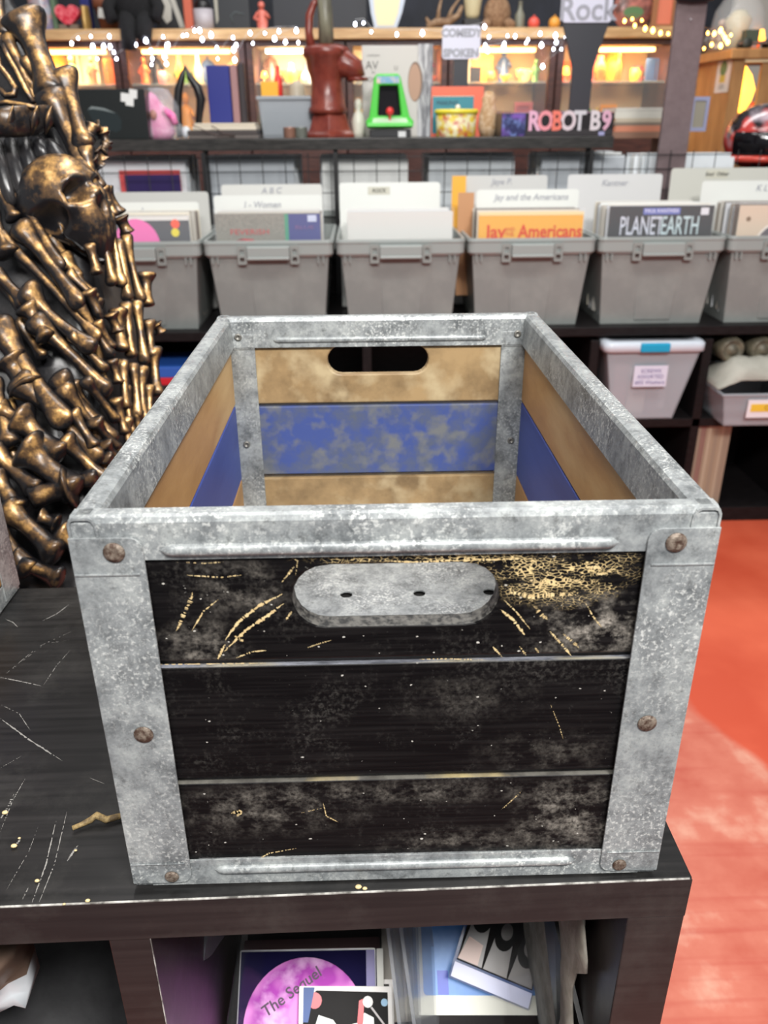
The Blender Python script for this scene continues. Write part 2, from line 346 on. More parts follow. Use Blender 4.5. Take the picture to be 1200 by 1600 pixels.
def merge(mb, o, material):            # marks in a surface belong to that surface's own mesh
    me = o.data; me.materials.append(material); k = len(me.materials)-1; b = bmesh.new(); b.from_mesh(me)
    for f in mb.bm.faces:
        q = b.faces.new([b.verts.new(v.co) for v in f.verts]); q.material_index = k
    b.to_mesh(me); b.free(); mb.bm.free()
def rough_ribbon(mb, pts, w, y, seg=26, gap=.25, seed=0):
    """broken hand-made scratch: a thin jagged strip just proud of the paint"""
    rnd = random.Random(seed); P2 = []
    for (a, b) in zip(pts, pts[1:]):
        for k in range(seg): t = k/seg; P2.append((a[0]+(b[0]-a[0])*t, a[1]+(b[1]-a[1])*t))
    n = len(P2); prev = None
    for i, (x, z) in enumerate(P2):
        q = P2[min(i+1, n-1)]; p0 = P2[max(i-1, 0)]; dx, dz = q[0]-p0[0], q[1]-p0[1]; l = math.hypot(dx, dz) or 1
        ww = w*(.35+.9*rnd.random())*min(1, 4*min(i, n-1-i)/n+.15)
        nx, nz = -dz/l*ww/2, dx/l*ww/2; jx, jz = rnd.uniform(-.3, .3)*w*.5, rnd.uniform(-.3, .3)*w*.5
        c = (mb.v((x+nx+jx, y, z+nz+jz)), mb.v((x-nx+jx, y, z-nz+jz)))
        if prev and rnd.random() > gap: mb.face([prev[0], prev[1], c[1], c[0]])
        prev = c
W2 = .165; DEP = .482
crate = thing('galvanized_crate', (0, 0, 0), 'large galvanized crate with black front slats and oval hand hole, on the black shelf top', 'crate')
def U_profile(flip=1):     # outer face, rounded top, inner skirt; (depth, z)
    return [(0, .2335), (0, .2545), (.0012, .2572), (.0035, .258), (.0105, .258), (.0128, .2568), (.0145, .254), (.0165, .228), (.0152, .228), (.0132, .2535), (.0122, .2556), (.0104, .2567), (.0038, .2567), (.0022, .256), (.0013, .254), (.0013, .2335)]
def rail_x(y, sgn, x0, x1, prof, name, bead):
    mb = MB(); q = [(y+sgn*d, z) for d, z in prof]
    mb.rings([[(x0, a, b) for a, b in q], [(x1, a, b) for a, b in q]], smooth=False)
    for (bx0, bx1, bz, r, yy) in bead:
        n = 8; rs = []
        for x, k in ((bx0, .05), (bx0+.003, .8), (bx0+.006, 1), (bx1-.006, 1), (bx1-.003, .8), (bx1, .05)):
            rs.append([(x, yy+(-1 if yy < .1 else -1)*r*k*math.cos(a)*.8, bz+r*k*math.sin(a)) for a in [(-math.pi/2+math.pi*i/n) for i in range(n+1)]])
        mb.rings(rs, cap=False, close=False)
    o = mb.build(name, M_galv, crate, fixn=True); return o
def rail_y(x, sgn, y0, y1, prof, name):
    mb = MB(); q = [(x-sgn*d, z) for d, z in prof]
    mb.rings([[(a, y0, b) for a, b in q], [(a, y1, b) for a, b in q]], smooth=False)
    return mb.build(name, M_galv, crate)
rail_x(.0014, 1, -.1632, .1632, U_profile(), 'top_rim', [(-.12, .1137, .2388, .0034, .0014)])
rail_x(DEP-.0014, -1, -.1632, .1632, U_profile(), 'top_rim', [(-.108, .112, .2355, .003, DEP-.0172)])
rail_y(-W2+.0008, -1, .0005, DEP-.001, U_profile(), 'top_rim')
rail_y(W2-.0008, 1, .0005, DEP-.001, U_profile(), 'top_rim')
# bottom rims
for (y, s, bd) in ((.0014, 1, [(-.1137, .1128, .0135, .0032, .0014)]), (DEP-.0014, -1, [])):
    pr = [(0, .0012), (0, .0215), (.0012, .0215), (.0012, .0024), (.014, .0024), (.014, .0012)]
    rail_x(y, s, -.1535, .1535, pr, 'bottom_rim', bd)
for s in (-1, 1):
    pr = [(0, .0012), (0, .0215), (.0012, .0215), (.0012, .0024), (.014, .0024), (.014, .0012)]
    rail_y(s*(W2-.001), s, .002, DEP-.002, pr, 'bottom_rim')
# corner posts: outer flange with rounded free corners, returned along the side; inner strip inside
for sx in (-1, 1):
    for back in (0, 1):
        mb = MB(); yo = 0. if not back else DEP; d = 1 if not back else -1
        pr = [(sx*a, b) for a, b in roundrect(.1283, .165, .0045, .247, .007, (1, 0, 0, 1))]
        mb.poly(pr, [], XZ, yo, yo+d*.0014)
        # side return
        ys = sorted((yo, yo+d*.036)); mb.box(*sorted((sx*.1650, sx*.1636)), ys[0]+.0003, ys[1], .0045, .247)
        # pressed step where the flange laps over the rim
        mb.box(*sorted((sx*.1315, sx*.1647)), *sorted((yo-d*.0006, yo)), .2255, .2268)
        mb.box(*sorted((sx*.1315, sx*.1647)), *sorted((yo-d*.0006, yo)), .0205, .0214)
        post = mb.build('corner_post', M_galv, crate, bevel=.0005)
        mi = MB(); yi = yo+d*.0152
        mi.box(*sorted((sx*.127, sx*.1555)), *sorted((yi, yi+d*.0012)), .003, .2345)
        mi.box(*sorted((sx*.1543, sx*.1555)), *sorted((yi, yi+d*.022)), .003, .232)
        mi.box(*sorted((sx*.127, sx*.153)), *sorted((yi+d*.0011, yi+d*.002)), .226, .2415)
        mi.build('inner_post', M_galv, crate, bevel=.0004)
        for (rx, rz) in ((.1428, .239), (.1432, .1226), (.1404, .0102)):
            rv = MB(); My = Matrix.Rotation(math.radians(90*d), 4, 'X')
            rv.lathe([(.0056, -.0002), (.0055, .0003), (.0047, .0004), (.0042, .0009), (.003, .0012), (.0014, .0009), (.0001, .0008)] if rz > .02 else [(.0045, -.0002), (.0042, .0006), (.0032, .0011), (.0001, .0009)], (sx*rx, yo-d*.0004, rz), 18, My)
            rv.build('rivet', M_rust, post)
            if back and rz > .02:
                rv = MB(); My = Matrix.Rotation(math.radians(90), 4, 'X')
                rv.lathe([(.0038, 0), (.0036, .001), (.002, .0016), (.0018, .0006), (.0001, .0004)], (sx*rx, yi-.0014-(.0008 if rz > .2 else 0), rz), 16, My)
                rv.build('rivet', pc(120, 118, 112, .4, .5), post)
# front slats
def slat_x(name, y0, y1, z0, z1, mats_, hole=None, x=.136, bev=.0016):
    mb = MB(); mb.m(mats_[0])
    out = [(-x, z0), (x, z0), (x, z1), (-x, z1)]
    mb.poly(out, [stadium(*hole)] if hole else [], XZ, y0, y1)
    bmesh.ops.recalc_face_normals(mb.bm, faces=mb.bm.faces)
    for q in mats_[1:]: mb.m(q)
    for f in mb.bm.faces:
        n = f.normal; c = f.calc_center_median()
        if n.z > .9 and abs(c.z-z1) < .001: f.material_index = 1
        elif len(mats_) > 2 and abs(n.y) < .5 and z0+.002 < c.z < z1-.002 and abs(c.x) < x-.002: f.material_index = 2
    o = mb.build(name, None, crate, bevel=bev, fixn=False); return o
s1 = slat_x('wooden_slat', .0030, .0145, .1692, .2365, [M_bl1, M_topedge, M_hole], (-.0005, .2087, .0542, .0188))
s2 = slat_x('wooden_slat', .0030, .0145, .0865, .1655, [M_bl2, M_topedge])
s3 = slat_x('wooden_slat', .0030, .0145, .0215, .0820, [M_bl3, M_topedge3])
for s_ in (s1, s2, s3): s_['label'] = 'black painted wooden slat, scratched'
# scratches through the paint
def SC(*uv): return [(P(u, v, .003).x, P(u, v, .003).z) for u, v in uv]
sc = MB(); yS = .00285
for i, (pts, wd, gp) in enumerate([
    (SC((352, 1000), (372, 972), (405, 946), (445, 926)), .0016, .12), (SC((350, 1018), (385, 984), (418, 962), (444, 942)), .0018, .12),
    (SC((300, 985), (318, 955), (343, 935)), .0008, .2), (SC((340, 1030), (352, 1006)), .0014, .3), (SC((276, 985), (290, 955), (302, 925)), .0022, .5),
    (SC((368, 1028), (395, 1018), (418, 1016)), .0009, .3), (SC((366, 993), (382, 1003)), .0014, .3), (SC((285, 898), (345, 902), (380, 898)), .0007, .3), (SC((276, 878), (320, 880), (350, 878)), .0007, .6),
    (SC((782, 952), (802, 968), (822, 995)), .0016, .1), (SC((786, 936), (806, 955), (830, 985)), .0008, .35), (SC((858, 985), (876, 1005), (893, 1025)), .0014, .25), (SC((880, 990), (896, 1004), (905, 1012)), .0016, .35),
    (SC((834, 946), (846, 960), (856, 968)), .0022, .4), (SC((915, 942), (928, 965), (940, 980)), .001, .3), (SC((812, 1010), (822, 1024)), .0012, .3), (SC((770, 1010), (786, 1028)), .0012, .2), (SC((836, 1012), (842, 1020)), .001, .2),
    (SC((795, 925), (830, 932), (870, 928), (900, 930)), .0030, .35), (SC((825, 905), (850, 912), (885, 905), (905, 908)), .0022, .5), (SC((915, 886), (945, 887)), .0022, .15), (SC((930, 897), (946, 896), (956, 888)), .0016, .1),
    (SC((600, 876), (640, 878), (700, 876), (770, 874), (850, 872)), .0012, .3), (SC((456, 872), (465, 876), (462, 900)), .0006, .5), (SC((480, 1012), (500, 1005), (518, 1000)), .0008, .3),
    (SC((240, 1038), (330, 1037), (420, 1036)), .0006, .3), (SC((655, 1030), (700, 1029), (760, 1031)), .0007, .4),
    (SC((505, 1255), (510, 1275), (530, 1285)), .0008, .2), (SC((815, 1236), (800, 1250), (783, 1265)), .0009, .4), (SC((400, 1345), (420, 1333), (465, 1325)), .001, .3), (SC((362, 1270), (376, 1268), (370, 1276)), .0028, .1), (SC((470, 1270), (505, 1262)), .0006, .6),
    (SC((860, 1100), (874, 1135), (880, 1155)), .0004, .4), (SC((440, 910), (452, 895), (460, 885)), .0012, .4), (SC((447, 968), (456, 955)), .0014, .3)]):
    rough_ribbon(sc, pts, wd, yS, gap=gp, seed=i)
merge(sc, s1, M_raw)
sp = MB(); rnd = random.Random(3)
for k in range(90):                                       # little chips
    x = rnd.uniform(-.125, .122); z = rnd.choice([rnd.uniform(.172, .232), rnd.uniform(.172, .232), rnd.uniform(.09, .163), rnd.uniform(.025, .08)])
    if abs(x) < .056 and .187 < z < .231: continue
    r = rnd.uniform(.0002, .0008)*(1.3 if rnd.random() < .15 else .8); vs = [sp.v((x+r*rnd.uniform(.5, 1.3)*math.cos(a)*1.6, yS-.00003, z+r*rnd.uniform(.5, 1.2)*math.sin(a))) for a in [j*math.pi/3 for j in range(6)]]; sp.face(vs)
merge(sp, s1, mat('chipped_paint', lin(188, 184, 176), .6))
# back slats
slat_x('wooden_slat', DEP-.0145, DEP-.003, .1672, .2345, [M_wood_d, M_wood_d, M_wood_d], (-.0005, .2130, .0525, .0155))['label'] = 'dirty natural wooden slat with an oval hand hole'
slat_x('wooden_slat', DEP-.0145, DEP-.003, .0860, .1638, [M_blue_d, M_blue_d], bev=.003)['label'] = 'worn blue painted wooden slat'
slat_x('wooden_slat', DEP-.0145, DEP-.003, .0215, .0815, [M_wood_d, M_wood_d], bev=.003)['label'] = 'natural wooden slat, lowest of the back'
# side slats
for sx in (-1, 1):
    for (z0, z1, q, lb) in ((.1672, .2315, M_wood, 'honey coloured wooden side slat'), (.0820, .1655, M_blue, 'blue painted wooden side slat'), (.0215, .0810, M_wood, 'honey coloured wooden side slat')):
        o = MB().box(*sorted((sx*.1516, sx*.1622)), .016, DEP-.016, z0, z1).build('wooden_slat', q, crate, bevel=.0012); o['label'] = lb
# metal floor of the crate with drain holes
mb = MB(); holes = [circle(x, y, .0062, 18) for x in (-.111, -.037, .037, .108) for y in (.345, .137)]
mb.poly([(-.15, .004), (.15, .004), (.15, DEP-.004), (-.15, DEP-.004)], holes, XY, .003, .0044)
mb.build('metal_bottom', M_galv, crate)
# a second crate of the same make at the left edge of the photograph
c2 = PZ(33, 918, 0)
dup(crate, (c2.x-.165, c2.y-DEP, 0), 0, 'second galvanized crate, only its lower corner showing at the left edge before the throne')

# ================================================================ black cube shelf that carries the crate
def black_lam(name, tint, streak):
    m = mat(name, tint, .3, spec=.3); nt = m.node_tree; N = nt.nodes.new; L = nt.links.new; b = nt.nodes['Principled BSDF']
    tc = N('ShaderNodeTexCoord'); mp = N('ShaderNodeMapping'); mp.inputs['Scale'].default_value = (6, 160, 160); L(tc.outputs['Object'], mp.inputs[0])
    g = N('ShaderNodeTexNoise'); g.inputs['Scale'].default_value = 1; g.inputs['Detail'].default_value = 4; L(mp.outputs[0], g.inputs['Vector'])
    r = N('ShaderNodeValToRGB'); e = r.color_ramp.elements; e[0].position = .35; e[0].color = (*tint, 1); e[1].position = .75; e[1].color = (*streak, 1); L(g.outputs[0], r.inputs[0])
    n = N('ShaderNodeTexNoise'); n.inputs['Scale'].default_value = 9; n.inputs['Detail'].default_value = 8; n.inputs['Roughness'].default_value = .75; L(tc.outputs['Object'], n.inputs['Vector'])
    mr = N('ShaderNodeMapRange'); L(n.outputs[0], mr.inputs[0]); mr.inputs['From Min'].default_value = .5; mr.inputs['From Max'].default_value = .8; mr.inputs['To Max'].default_value = .14
    x = N('ShaderNodeMix'); x.data_type = 'RGBA'; L(mr.outputs[0], x.inputs['Factor']); L(r.outputs[0], x.inputs['A']); x.inputs['B'].default_value = (*lin(120, 118, 112), 1); L(x.outputs['Result'], b.inputs['Base Color'])
    rr = N('ShaderNodeMapRange'); L(n.outputs[0], rr.inputs[0]); rr.inputs['To Min'].default_value = .22; rr.inputs['To Max'].default_value = .5; L(rr.outputs[0], b.inputs['Roughness'])
    return m
M_top = black_lam('black_laminate_top', lin(20, 20, 20), lin(38, 37, 37))
M_lam = black_lam('black_brown_laminate', lin(30, 24, 24), lin(44, 37, 36))
M_edge = mat('white_edge_line', lin(190, 188, 182), .5, col2=lin(90, 88, 84), scale=60)
RZ = .0165
table = thing('cube_shelf', (.188, -.0025, 0), 'black-brown cube shelf unit with a scratched top that the crate stands on', 'shelf', rz=RZ)
TL = -1.12
board = MB().box(TL, 0, 0, .39, -.0345, -.0004).build('top_board', M_top, table, bevel=.0012)
MB().box(TL, -.0002, -.0005, .0000, -.0345, -.0016).build('front_edge_band', M_lam, table)
MB().box(TL, -.002, -.0007, .0004, -.0013, -.0006).build('edge_highlight', M_edge, table)['label'] = 'pale painted highlight along the front edge'  # bevel highlight of the front edge, put in as a pale strip
zt = -.0345; zb = FLZ-0.0
MB().box(-.0375, 0, 0, .39, zb, zt).build('side_panel', M_lam, table, bevel=.001)
MB().box(TL, TL+.0375, 0, .39, zb, zt).build('side_panel', M_lam, table, bevel=.001)
for x in (-.346-.0265, -.346-.0265-.345):
    MB().box(x, x+.0265, .001, .39, zb+.04, zt).build('divider', M_lam, table, bevel=.0008)
    MB().box(x+.0262, x+.0268, .0004, .0012, zb+.04, zt-.0005).build('divider_edge', M_edge, table)
MB().box(TL+.0375, -.0375, .001, .389, -.4, -.3835).build('middle_shelf', M_lam, table, bevel=.0006)
MB().box(TL+.0375, -.0375, 0, .39, zb, zb+.04).build('bottom_board', M_lam, table, bevel=.0008)
# scratches scraped into the top
def ST(*uv):
    out = []
    for u, v in uv: p = PZ(u, v, 0)-Vector((.188, -.0025, 0)); c, s = math.cos(-RZ), math.sin(-RZ); out.append((p.x*c-p.y*s, p.x*s+p.y*c))
    return out
sc = MB()
class _T:                                   # lets rough_ribbon draw in the x-y plane
    def v(s, p): return sc.v((p[0], p[2], -.0002))
    def face(s, f): return sc.face(f)
sc.sm = False
for i, (pts, wd, gp) in enumerate([
    (ST((0, 1122), (45, 1155), (100, 1190)), .0012, .05), (ST((0, 1058), (40, 1066), (66, 1072)), .001, .1), (ST((66, 970), (90, 958), (108, 944)), .0011, .1), (ST((68, 1070), (88, 1040), (110, 1015)), .0006, .3),
    (ST((8, 967), (20, 972), (28, 980)), .0008, .1), (ST((0, 1100), (30, 1115), (48, 1142)), .0006, .3), (ST((50, 1410), (72, 1350), (88, 1280)), .0009, .2), (ST((60, 1412), (85, 1350), (105, 1265)), .0006, .25),
    (ST((0, 1300), (20, 1250), (40, 1215)), .0006, .4), (ST((105, 1345), (115, 1330), (122, 1320)), .0016, .35), (ST((0, 1280), (12, 1262), (22, 1240)), .0018, .5), (ST((25, 1320), (32, 1310)), .0014, .3),
    (ST((0, 1060), (60, 1010), (115, 985)), .0005, .5), (ST((20, 1045), (70, 1005), (110, 1000)), .0004, .6), (ST((35, 1405), (45, 1385)), .0006, .3), (ST((140, 1215), (165, 1225)), .0005, .3), (ST((0, 1200), (35, 1180)), .0005, .5), (ST((10, 1390), (45, 1330), (60, 1290)), .0004, .4)]):
    rough_ribbon(_T(), pts, wd, 0, gap=gp, seed=40+i)
merge(sc, board, mat('scratch_grey', lin(132, 130, 126), .6))
# crumbs
for i, (u, v) in enumerate([(100, 1412), (137, 1407), (22, 1322), (30, 1309), (58, 1376), (8, 1270), (118, 1328), (570, 1388), (560, 1386)]):
    q = PZ(u, v, 0.001); r = .0011+.0006*(i % 3); mb = MB()
    mb.ball((q.x, q.y, r*.55), (r, r*.7, r*.55), 8); o = mb.build('wood_crumb', M_raw, label='tiny pale wood crumb lying on the scratched black shelf top', cat='crumb', group='wood crumbs on the shelf top')
# twisted straw / cord end by the crate
q = [PZ(u, v, .003) for u, v in ((113, 1294), (128, 1288), (142, 1283), (152, 1279), (166, 1281), (180, 1277), (192, 1274))]
q[2].z = .004; q[3].z = .006; q[4].z = .003
MB().tube(q, [.0016, .0018, .0022, .0026, .0024, .0022, .002], 8).build('cord_end', mat('frayed_straw', lin(150, 128, 84), .7, col2=lin(90, 74, 48), scale=200, bump=.8), label='frayed straw coloured cord end poking out from under the crate', cat='cord')

# ================================================================ things inside the cube shelf
M_clear = mat('clear_plastic', (.2, .21, .22), .1, alpha=.05)
M_frost = mat('milky_clear_plastic', (.5, .52, .56), .2, alpha=.3)
def open_bin(mb, x0, x1, y0, y1, z0, z1, tx, ty, th, lipw=.006, liph=.008):
    """hollow tapered box, open on top; tx, ty = inset of the base"""
    def ring(k, ins): return [(x0+tx*(1-k)+ins, y0+ty*(1-k)+ins, z0+(z1-z0)*k), (x1-tx*(1-k)-ins, y0+ty*(1-k)+ins, z0+(z1-z0)*k), (x1-tx*(1-k)-ins, y1-ty*(1-k)-ins, z0+(z1-z0)*k), (x0+tx*(1-k)+ins, y1-ty*(1-k)-ins, z0+(z1-z0)*k)]
    def rz(r, z): return [(a, b, z) for a, b, c in r]
    R = [rz(ring(0, 0), z0), rz(ring(1, 0), z1-liph), rz(ring(1, -lipw), z1-liph), rz(ring(1, -lipw), z1), rz(ring(1, th), z1), rz(ring(0, th), z0+th)]
    mb.rings(R, cap=True, smooth=False); return mb
ZS = -.3831                                   # top of the shelf inside the cubbies
def leaned(u, v, Y, U):                        # frame at a sight-line point, leaning along U
    return frame(P(u, v, Y), (1, 0, 0), U)
CU = (0, .80, .60)
bin1 = thing('clear_storage_bin', (-.055, .19, ZS), 'clear plastic bin of discs and cards inside the black shelf, left of the other', 'bin')
mb = MB(bin1.location); open_bin(mb, -.132, .004, .03, .36, ZS, -.235, .008, .01, .0025); mb.build('bin_body', M_clear, bin1, bevel=.002)
bin2 = thing('clear_storage_bin', (.08, .19, ZS), 'clear plastic bin with a blue booklet inside the black shelf, beside the right panel', 'bin')
mb = MB(bin2.location); open_bin(mb, .018, .122, .03, .36, ZS, -.235, .006, .01, .0025); mb.build('bin_body', M_clear, bin2, bevel=.002)
# translucent flaps that rise beside the bins
def sheet(name, quad, Ys, th, m_, label, cat, group=None):
    pts = [P(u, v, y) for (u, v), y in zip(quad, Ys)]; mb = MB(); n = Vector((th, 0, 0)); mb.hexa(pts, [p+n for p in pts]); return mb.build(name, m_, label=label, cat=cat, group=group)
sheet('clear_plastic_sleeve', [(322, 1440), (352, 1440), (330, 1640), (292, 1640)], [.12, .2, .14, .06], .003, M_frost, 'upright clear plastic sleeve at the left wall of the middle compartment', 'sleeve')
sheet('clear_plastic_sleeve', [(600, 1425), (648, 1425), (655, 1640), (626, 1640)], [.12, .2, .14, .06], .003, M_frost, 'upright clear plastic sleeve between the pink disc and the blue booklet', 'sleeve')
sheet('clear_plastic_sleeve', [(620, 1425), (668, 1425), (690, 1640), (650, 1640)], [.13, .22, .15, .07], .003, M_frost, 'bent clear plastic sleeve touching the white edge of the blue booklet', 'sleeve')
# disc case
R_ = lambda x0, x1, z0, z1: [(x0, z0), (x1, z0), (x1, z1), (x0, z1)]
def flat(mb, outline, M, y0, y1, holes=()):
    return mb.poly(outline, list(holes), lambda a, b, t: M @ Vector((a, t, b)), y0, y1)
O1 = P(488, 1484, .19)
M1 = frame(O1, (1, .0, -.015), CU)           # origin: middle of the case's top edge
case = thing('disc_case', O1, 'open dark blue disc case holding a pink printed disc, leaning in the clear bin', 'disc case')
mb = MB(O1); mb.m(mat('navy_tray', lin(16, 12, 58), .7, spec=.1)); flat(mb, roundrect(-.071, .071, -.126, 0, .002), M1, 0, .007); mb.build('tray', None, case)
mb = MB(O1); flat(mb, roundrect(-.0715, .0635, -.126, .0008, .002), M1, -.0045, -.0035, [R_(-.0705, .0625, -.125, -.0008)]); mb.build('lid_edge', mat('clear_lid_edge', (.7, .7, .76), .1, alpha=.35), case)
mb = MB(O1); flat(mb, [(.0645, -.126), (.071, -.126), (.071, 0), (.0645, 0)], M1, -.003, -.0002); mb.build('spine', pc(186, 186, 176, .3), case)
mb = MB(O1); flat(mb, [(.054, -.126), (.0635, -.126), (.0635, -.001), (.054, -.001)], M1, -.0015, -.0002); mb.build('hinge_strip', pc(78, 62, 150, .35), case)
M_disc = mat('pink_disc_print', lin(238, 150, 226), .6, spec=.2, col2=lin(176, 66, 178), scale=16, detail=2, lo=.44, hi=.56, stretch=(1, 1.6, .5), col3=lin(240, 190, 236), s3=30)
DC = (-.006, -.066)
mb = MB(O1); flat(mb, circle(DC[0], DC[1], .0595, 48), M1, -.0028, -.0016, [circle(DC[0], DC[1], .0075, 20)]); disc = mb.build('disc', M_disc, case)
Mt = M1 @ Matrix.Translation((DC[0]-.013, -.0029, DC[1]+.030)) @ Matrix.Rotation(math.radians(-33), 4, 'Y'); Mt.translation -= O1
text('lettering', 'The Sequel', .0145, Mt, pc(60, 26, 62), disc, off=.0002)
for k, (s_, dx, dz) in enumerate((('a film', -.025, .044), ('by friends', -.031, .036))):
    Mt = M1 @ Matrix.Translation((DC[0]+dx, -.0029, DC[1]+dz)) @ Matrix.Rotation(math.radians(-33), 4, 'Y'); Mt.translation -= O1
# cases behind the disc case
M_cases = [pc(50, 20, 22, .7), pc(20, 18, 18, .7), pc(150, 142, 130, .4), pc(30, 34, 52, .3)]
names = ['dark red', 'charcoal', 'pale beige', 'navy']
for k in range(4):
    O = O1+Vector((.002*k+(.03 if k == 2 else 0), 0, 0))+Vector((0, .6, -.8))*(.0085+.0095*k)+Vector((0, .8, .6))*(.010+.022*k); M = frame(O, (1, 0, 0), CU); mb = MB(); flat(mb, roundrect(-.07, .068, -.12, 0, .002), M, 0, .009)
    mb.build('disc_case', M_cases[k], label=names[k]+' disc case leaning behind the open case with the pink disc', cat='disc case', group='disc cases in the clear bin')
# photo cards in front of the disc
O2 = P(536, 1532, .165)
def card(name, O, X, w, h, border, label, arts):
    M = frame(O, X, CU); t = thing(name, O, label, 'card'); mb = MB(O); flat(mb, roundrect(-w/2, w/2, -h, 0, .0012), M, -.0004, .0004); mb.build('card_stock', pc(232, 228, 224, .35), t)
    for k, (nm, outl, m_) in enumerate(arts): mb = MB(O); flat(mb, outl, M, -.0007-.00015*k, -.0004); mb.build(nm, m_, t)
    return t
card('trading_card', P(545, 1530, .170), (1, 0, -.05), .088, .064, 1, 'white bordered photo card, the rear one of two lying on the pink disc', [('print', [(-.04, -.06), (.04, -.06), (.04, -.004), (-.04, -.004)], pc(52, 50, 48, .8)), ('orange_mark', circle(-.012, -.004, .005), pc(200, 120, 80))])
card('trading_card', P(540, 1541, .158), (1, 0, -.05), .090, .066, 1, 'glossy photo card of riders in white and red, foremost on the pink disc',
     [('print', [(-.041, -.062), (.041, -.062), (.041, -.005), (-.028, -.0035), (-.041, -.012)], pc(24, 22, 22, .8)),
      ('red_helmet', circle(-.030, -.012, .007, 14), pc(190, 66, 78, .3)), ('blue_corner', [(-.041, -.03), (-.036, -.03), (-.03, -.001), (-.041, -.001)], pc(50, 80, 140)),
      ('white_suit', [(-.034, -.06), (-.03, -.035), (-.026, -.024), (-.012, -.028), (-.004, -.038), (.004, -.032), (.012, -.03), (.018, -.022), (.027, -.026), (.028, -.045), (.026, -.06)], pc(226, 230, 226, .3)),
      ('red_sleeve', [(.009, -.06), (.01, -.04), (.013, -.012), (.018, -.01), (.017, -.028), (.015, -.042), (.018, -.06)], pc(208, 46, 56, .3)),
      ('white_cap', circle(.0215, -.013, .005, 12), pc(236, 232, 230)), ('rod', [(.024, -.018), (.0255, -.017), (.040, -.034), (.039, -.0355)], pc(196, 190, 190)), ('round_mark', circle(.0375, -.0135, .0033, 14), pc(150, 190, 220))])
# blue booklet with a photo case on it
O3 = P(757, 1453, .215); M3 = frame(O3, (1, 0, -.05), CU)
bk = thing('blue_booklet', O3, 'white bordered blue booklet leaning in the right clear bin under a photo disc case', 'booklet')
mb = MB(O3); flat(mb, [(-.072, -.076), (.066, -.076), (.058, .03), (-.072, .03)], M3, 0, .003); mb.build('pages', pc(226, 226, 214, .45), bk)
mb = MB(O3); flat(mb, roundrect(-.0665, .050, -.059, .03, .004), M3, -.0006, 0); mb.build('cover_print', mat('blue_print', lin(66, 130, 206), .35, col2=lin(84, 146, 214), scale=20), bk)
mb = MB(O3); flat(mb, [(-.052, -.0585), (-.041, -.0585), (-.041, -.037), (-.052, -.037)], M3, -.001, -.0006); mb.build('dark_blue_bar', pc(16, 62, 190, .35), bk)
U4 = Vector((.375, .742, .556)); X4 = Vector((.927, -.30, -.225)); O4 = P(763, 1552, .158)+U4*.094; M4 = frame(O4, X4, U4) @ Matrix.Diagonal((.74, 1, .80, 1))
ph = thing('photo_disc_case', O4, 'clear disc case with a grey photo of three heads, on the blue booklet', 'disc case')
mb = MB(O4); flat(mb, roundrect(-.056, .056, -.118, .012, .002), M4, -.003, .006); mb.build('case_body', mat('smoky_case', lin(110, 120, 170), .15, alpha=.25), ph)
mb = MB(O4); flat(mb, [(-.052, -.096), (.053, -.096), (.053, .01), (-.052, .01)], M4, -.0042, -.003); mb.build('photo', mat('grey_photo', lin(40, 38, 38), .7, spec=.1, col2=lin(26, 24, 24), scale=30), ph)
mb = MB(O4); flat(mb, [(-.054, -.116), (.054, -.116), (.054, -.099), (-.054, -.099)], M4, -.0042, -.003); mb.build('label_strip', pc(192, 196, 226, .3), ph)
for k, (hx, hz) in enumerate(((-.034, -.04), (.001, -.05), (.036, -.058))):
    mb = MB(O4); flat(mb, [(hx-.017, -.0945), (hx+.016, -.0945), (hx+.012, hz), (hx-.012, hz)], M4, -.0046, -.0042); mb.build('shirt', pc(118-6*k, 114-6*k, 112-6*k, .3), ph)
    mb = MB(O4); flat(mb, [(hx+a*.014, hz+b*.018) for a, b in circle(0, 0, 1, 18)], M4, -.005, -.0046); mb.build('hair', pc(6, 5, 5, .8), ph)
    mb = MB(O4); flat(mb, [(hx+.001+a*.008, hz+.005+b*.010) for a, b in circle(0, 0, 1, 14)], M4, -.0054, -.005); mb.build('face', pc(96, 90, 88, .3), ph)
mb = MB(O4); flat(mb, [(-.052, -.094), (-.024, -.094), (-.024, -.07), (-.045, -.066)], M4, -.0058, -.0054); mb.build('peach_note', pc(196, 160, 146, .3), ph)
# slanting black case with white tab, grey paper
sheet('black_case', [(850, 1440), (866, 1440), (912, 1630), (872, 1630)], [.12, .10, .03, .06], .004, pc(10, 9, 10, .4), 'slim glossy black case leaning right of the blue booklet', 'case')
O5 = P(862, 1572, .12); M5 = frame(O5, (1, 0, -.05), CU); tg = thing('white_tab', O5, 'small white printed tab on the black case beside the booklet', 'tab')
mb = MB(O5); flat(mb, roundrect(-.006, .006, -.022, .016, .003), M5, -.006, -.005); mb.build('tab_card', pc(214, 216, 210, .4), tg)
Mt = M5 @ Matrix.Translation((0, -.0061, -.003)) @ Matrix.Rotation(math.radians(90), 4, 'Y'); Mt.translation -= O5
text('lettering', 'KLEIN', .009, Mt, pc(90, 92, 90), tg)
# crumpled grey paper
mb = MB(); rnd = random.Random(8); rows = []
for j in range(16):
    z = -.042-.019*j; row = []; y0 = .040+.010*math.sin(j*1.1)+.006*rnd.random()-.0008*j
    for i in range(10):
        row.append(Vector((.1405+.005*noise.noise(Vector((i*.6, j*.5, 1))), y0+(.25-y0)*i/9, z)))
    rows.append(row)
mb.rings(rows, cap=False, close=False); o = mb.build('crumpled_paper', mat('grey_paper', lin(150, 144, 134), .8, col2=lin(124, 118, 108), scale=40, bump=.6), label='crumpled grey paper sheet standing against the right panel of the shelf', cat='paper')
q = o.modifiers.new('s', 'SOLIDIFY'); q.thickness = .002
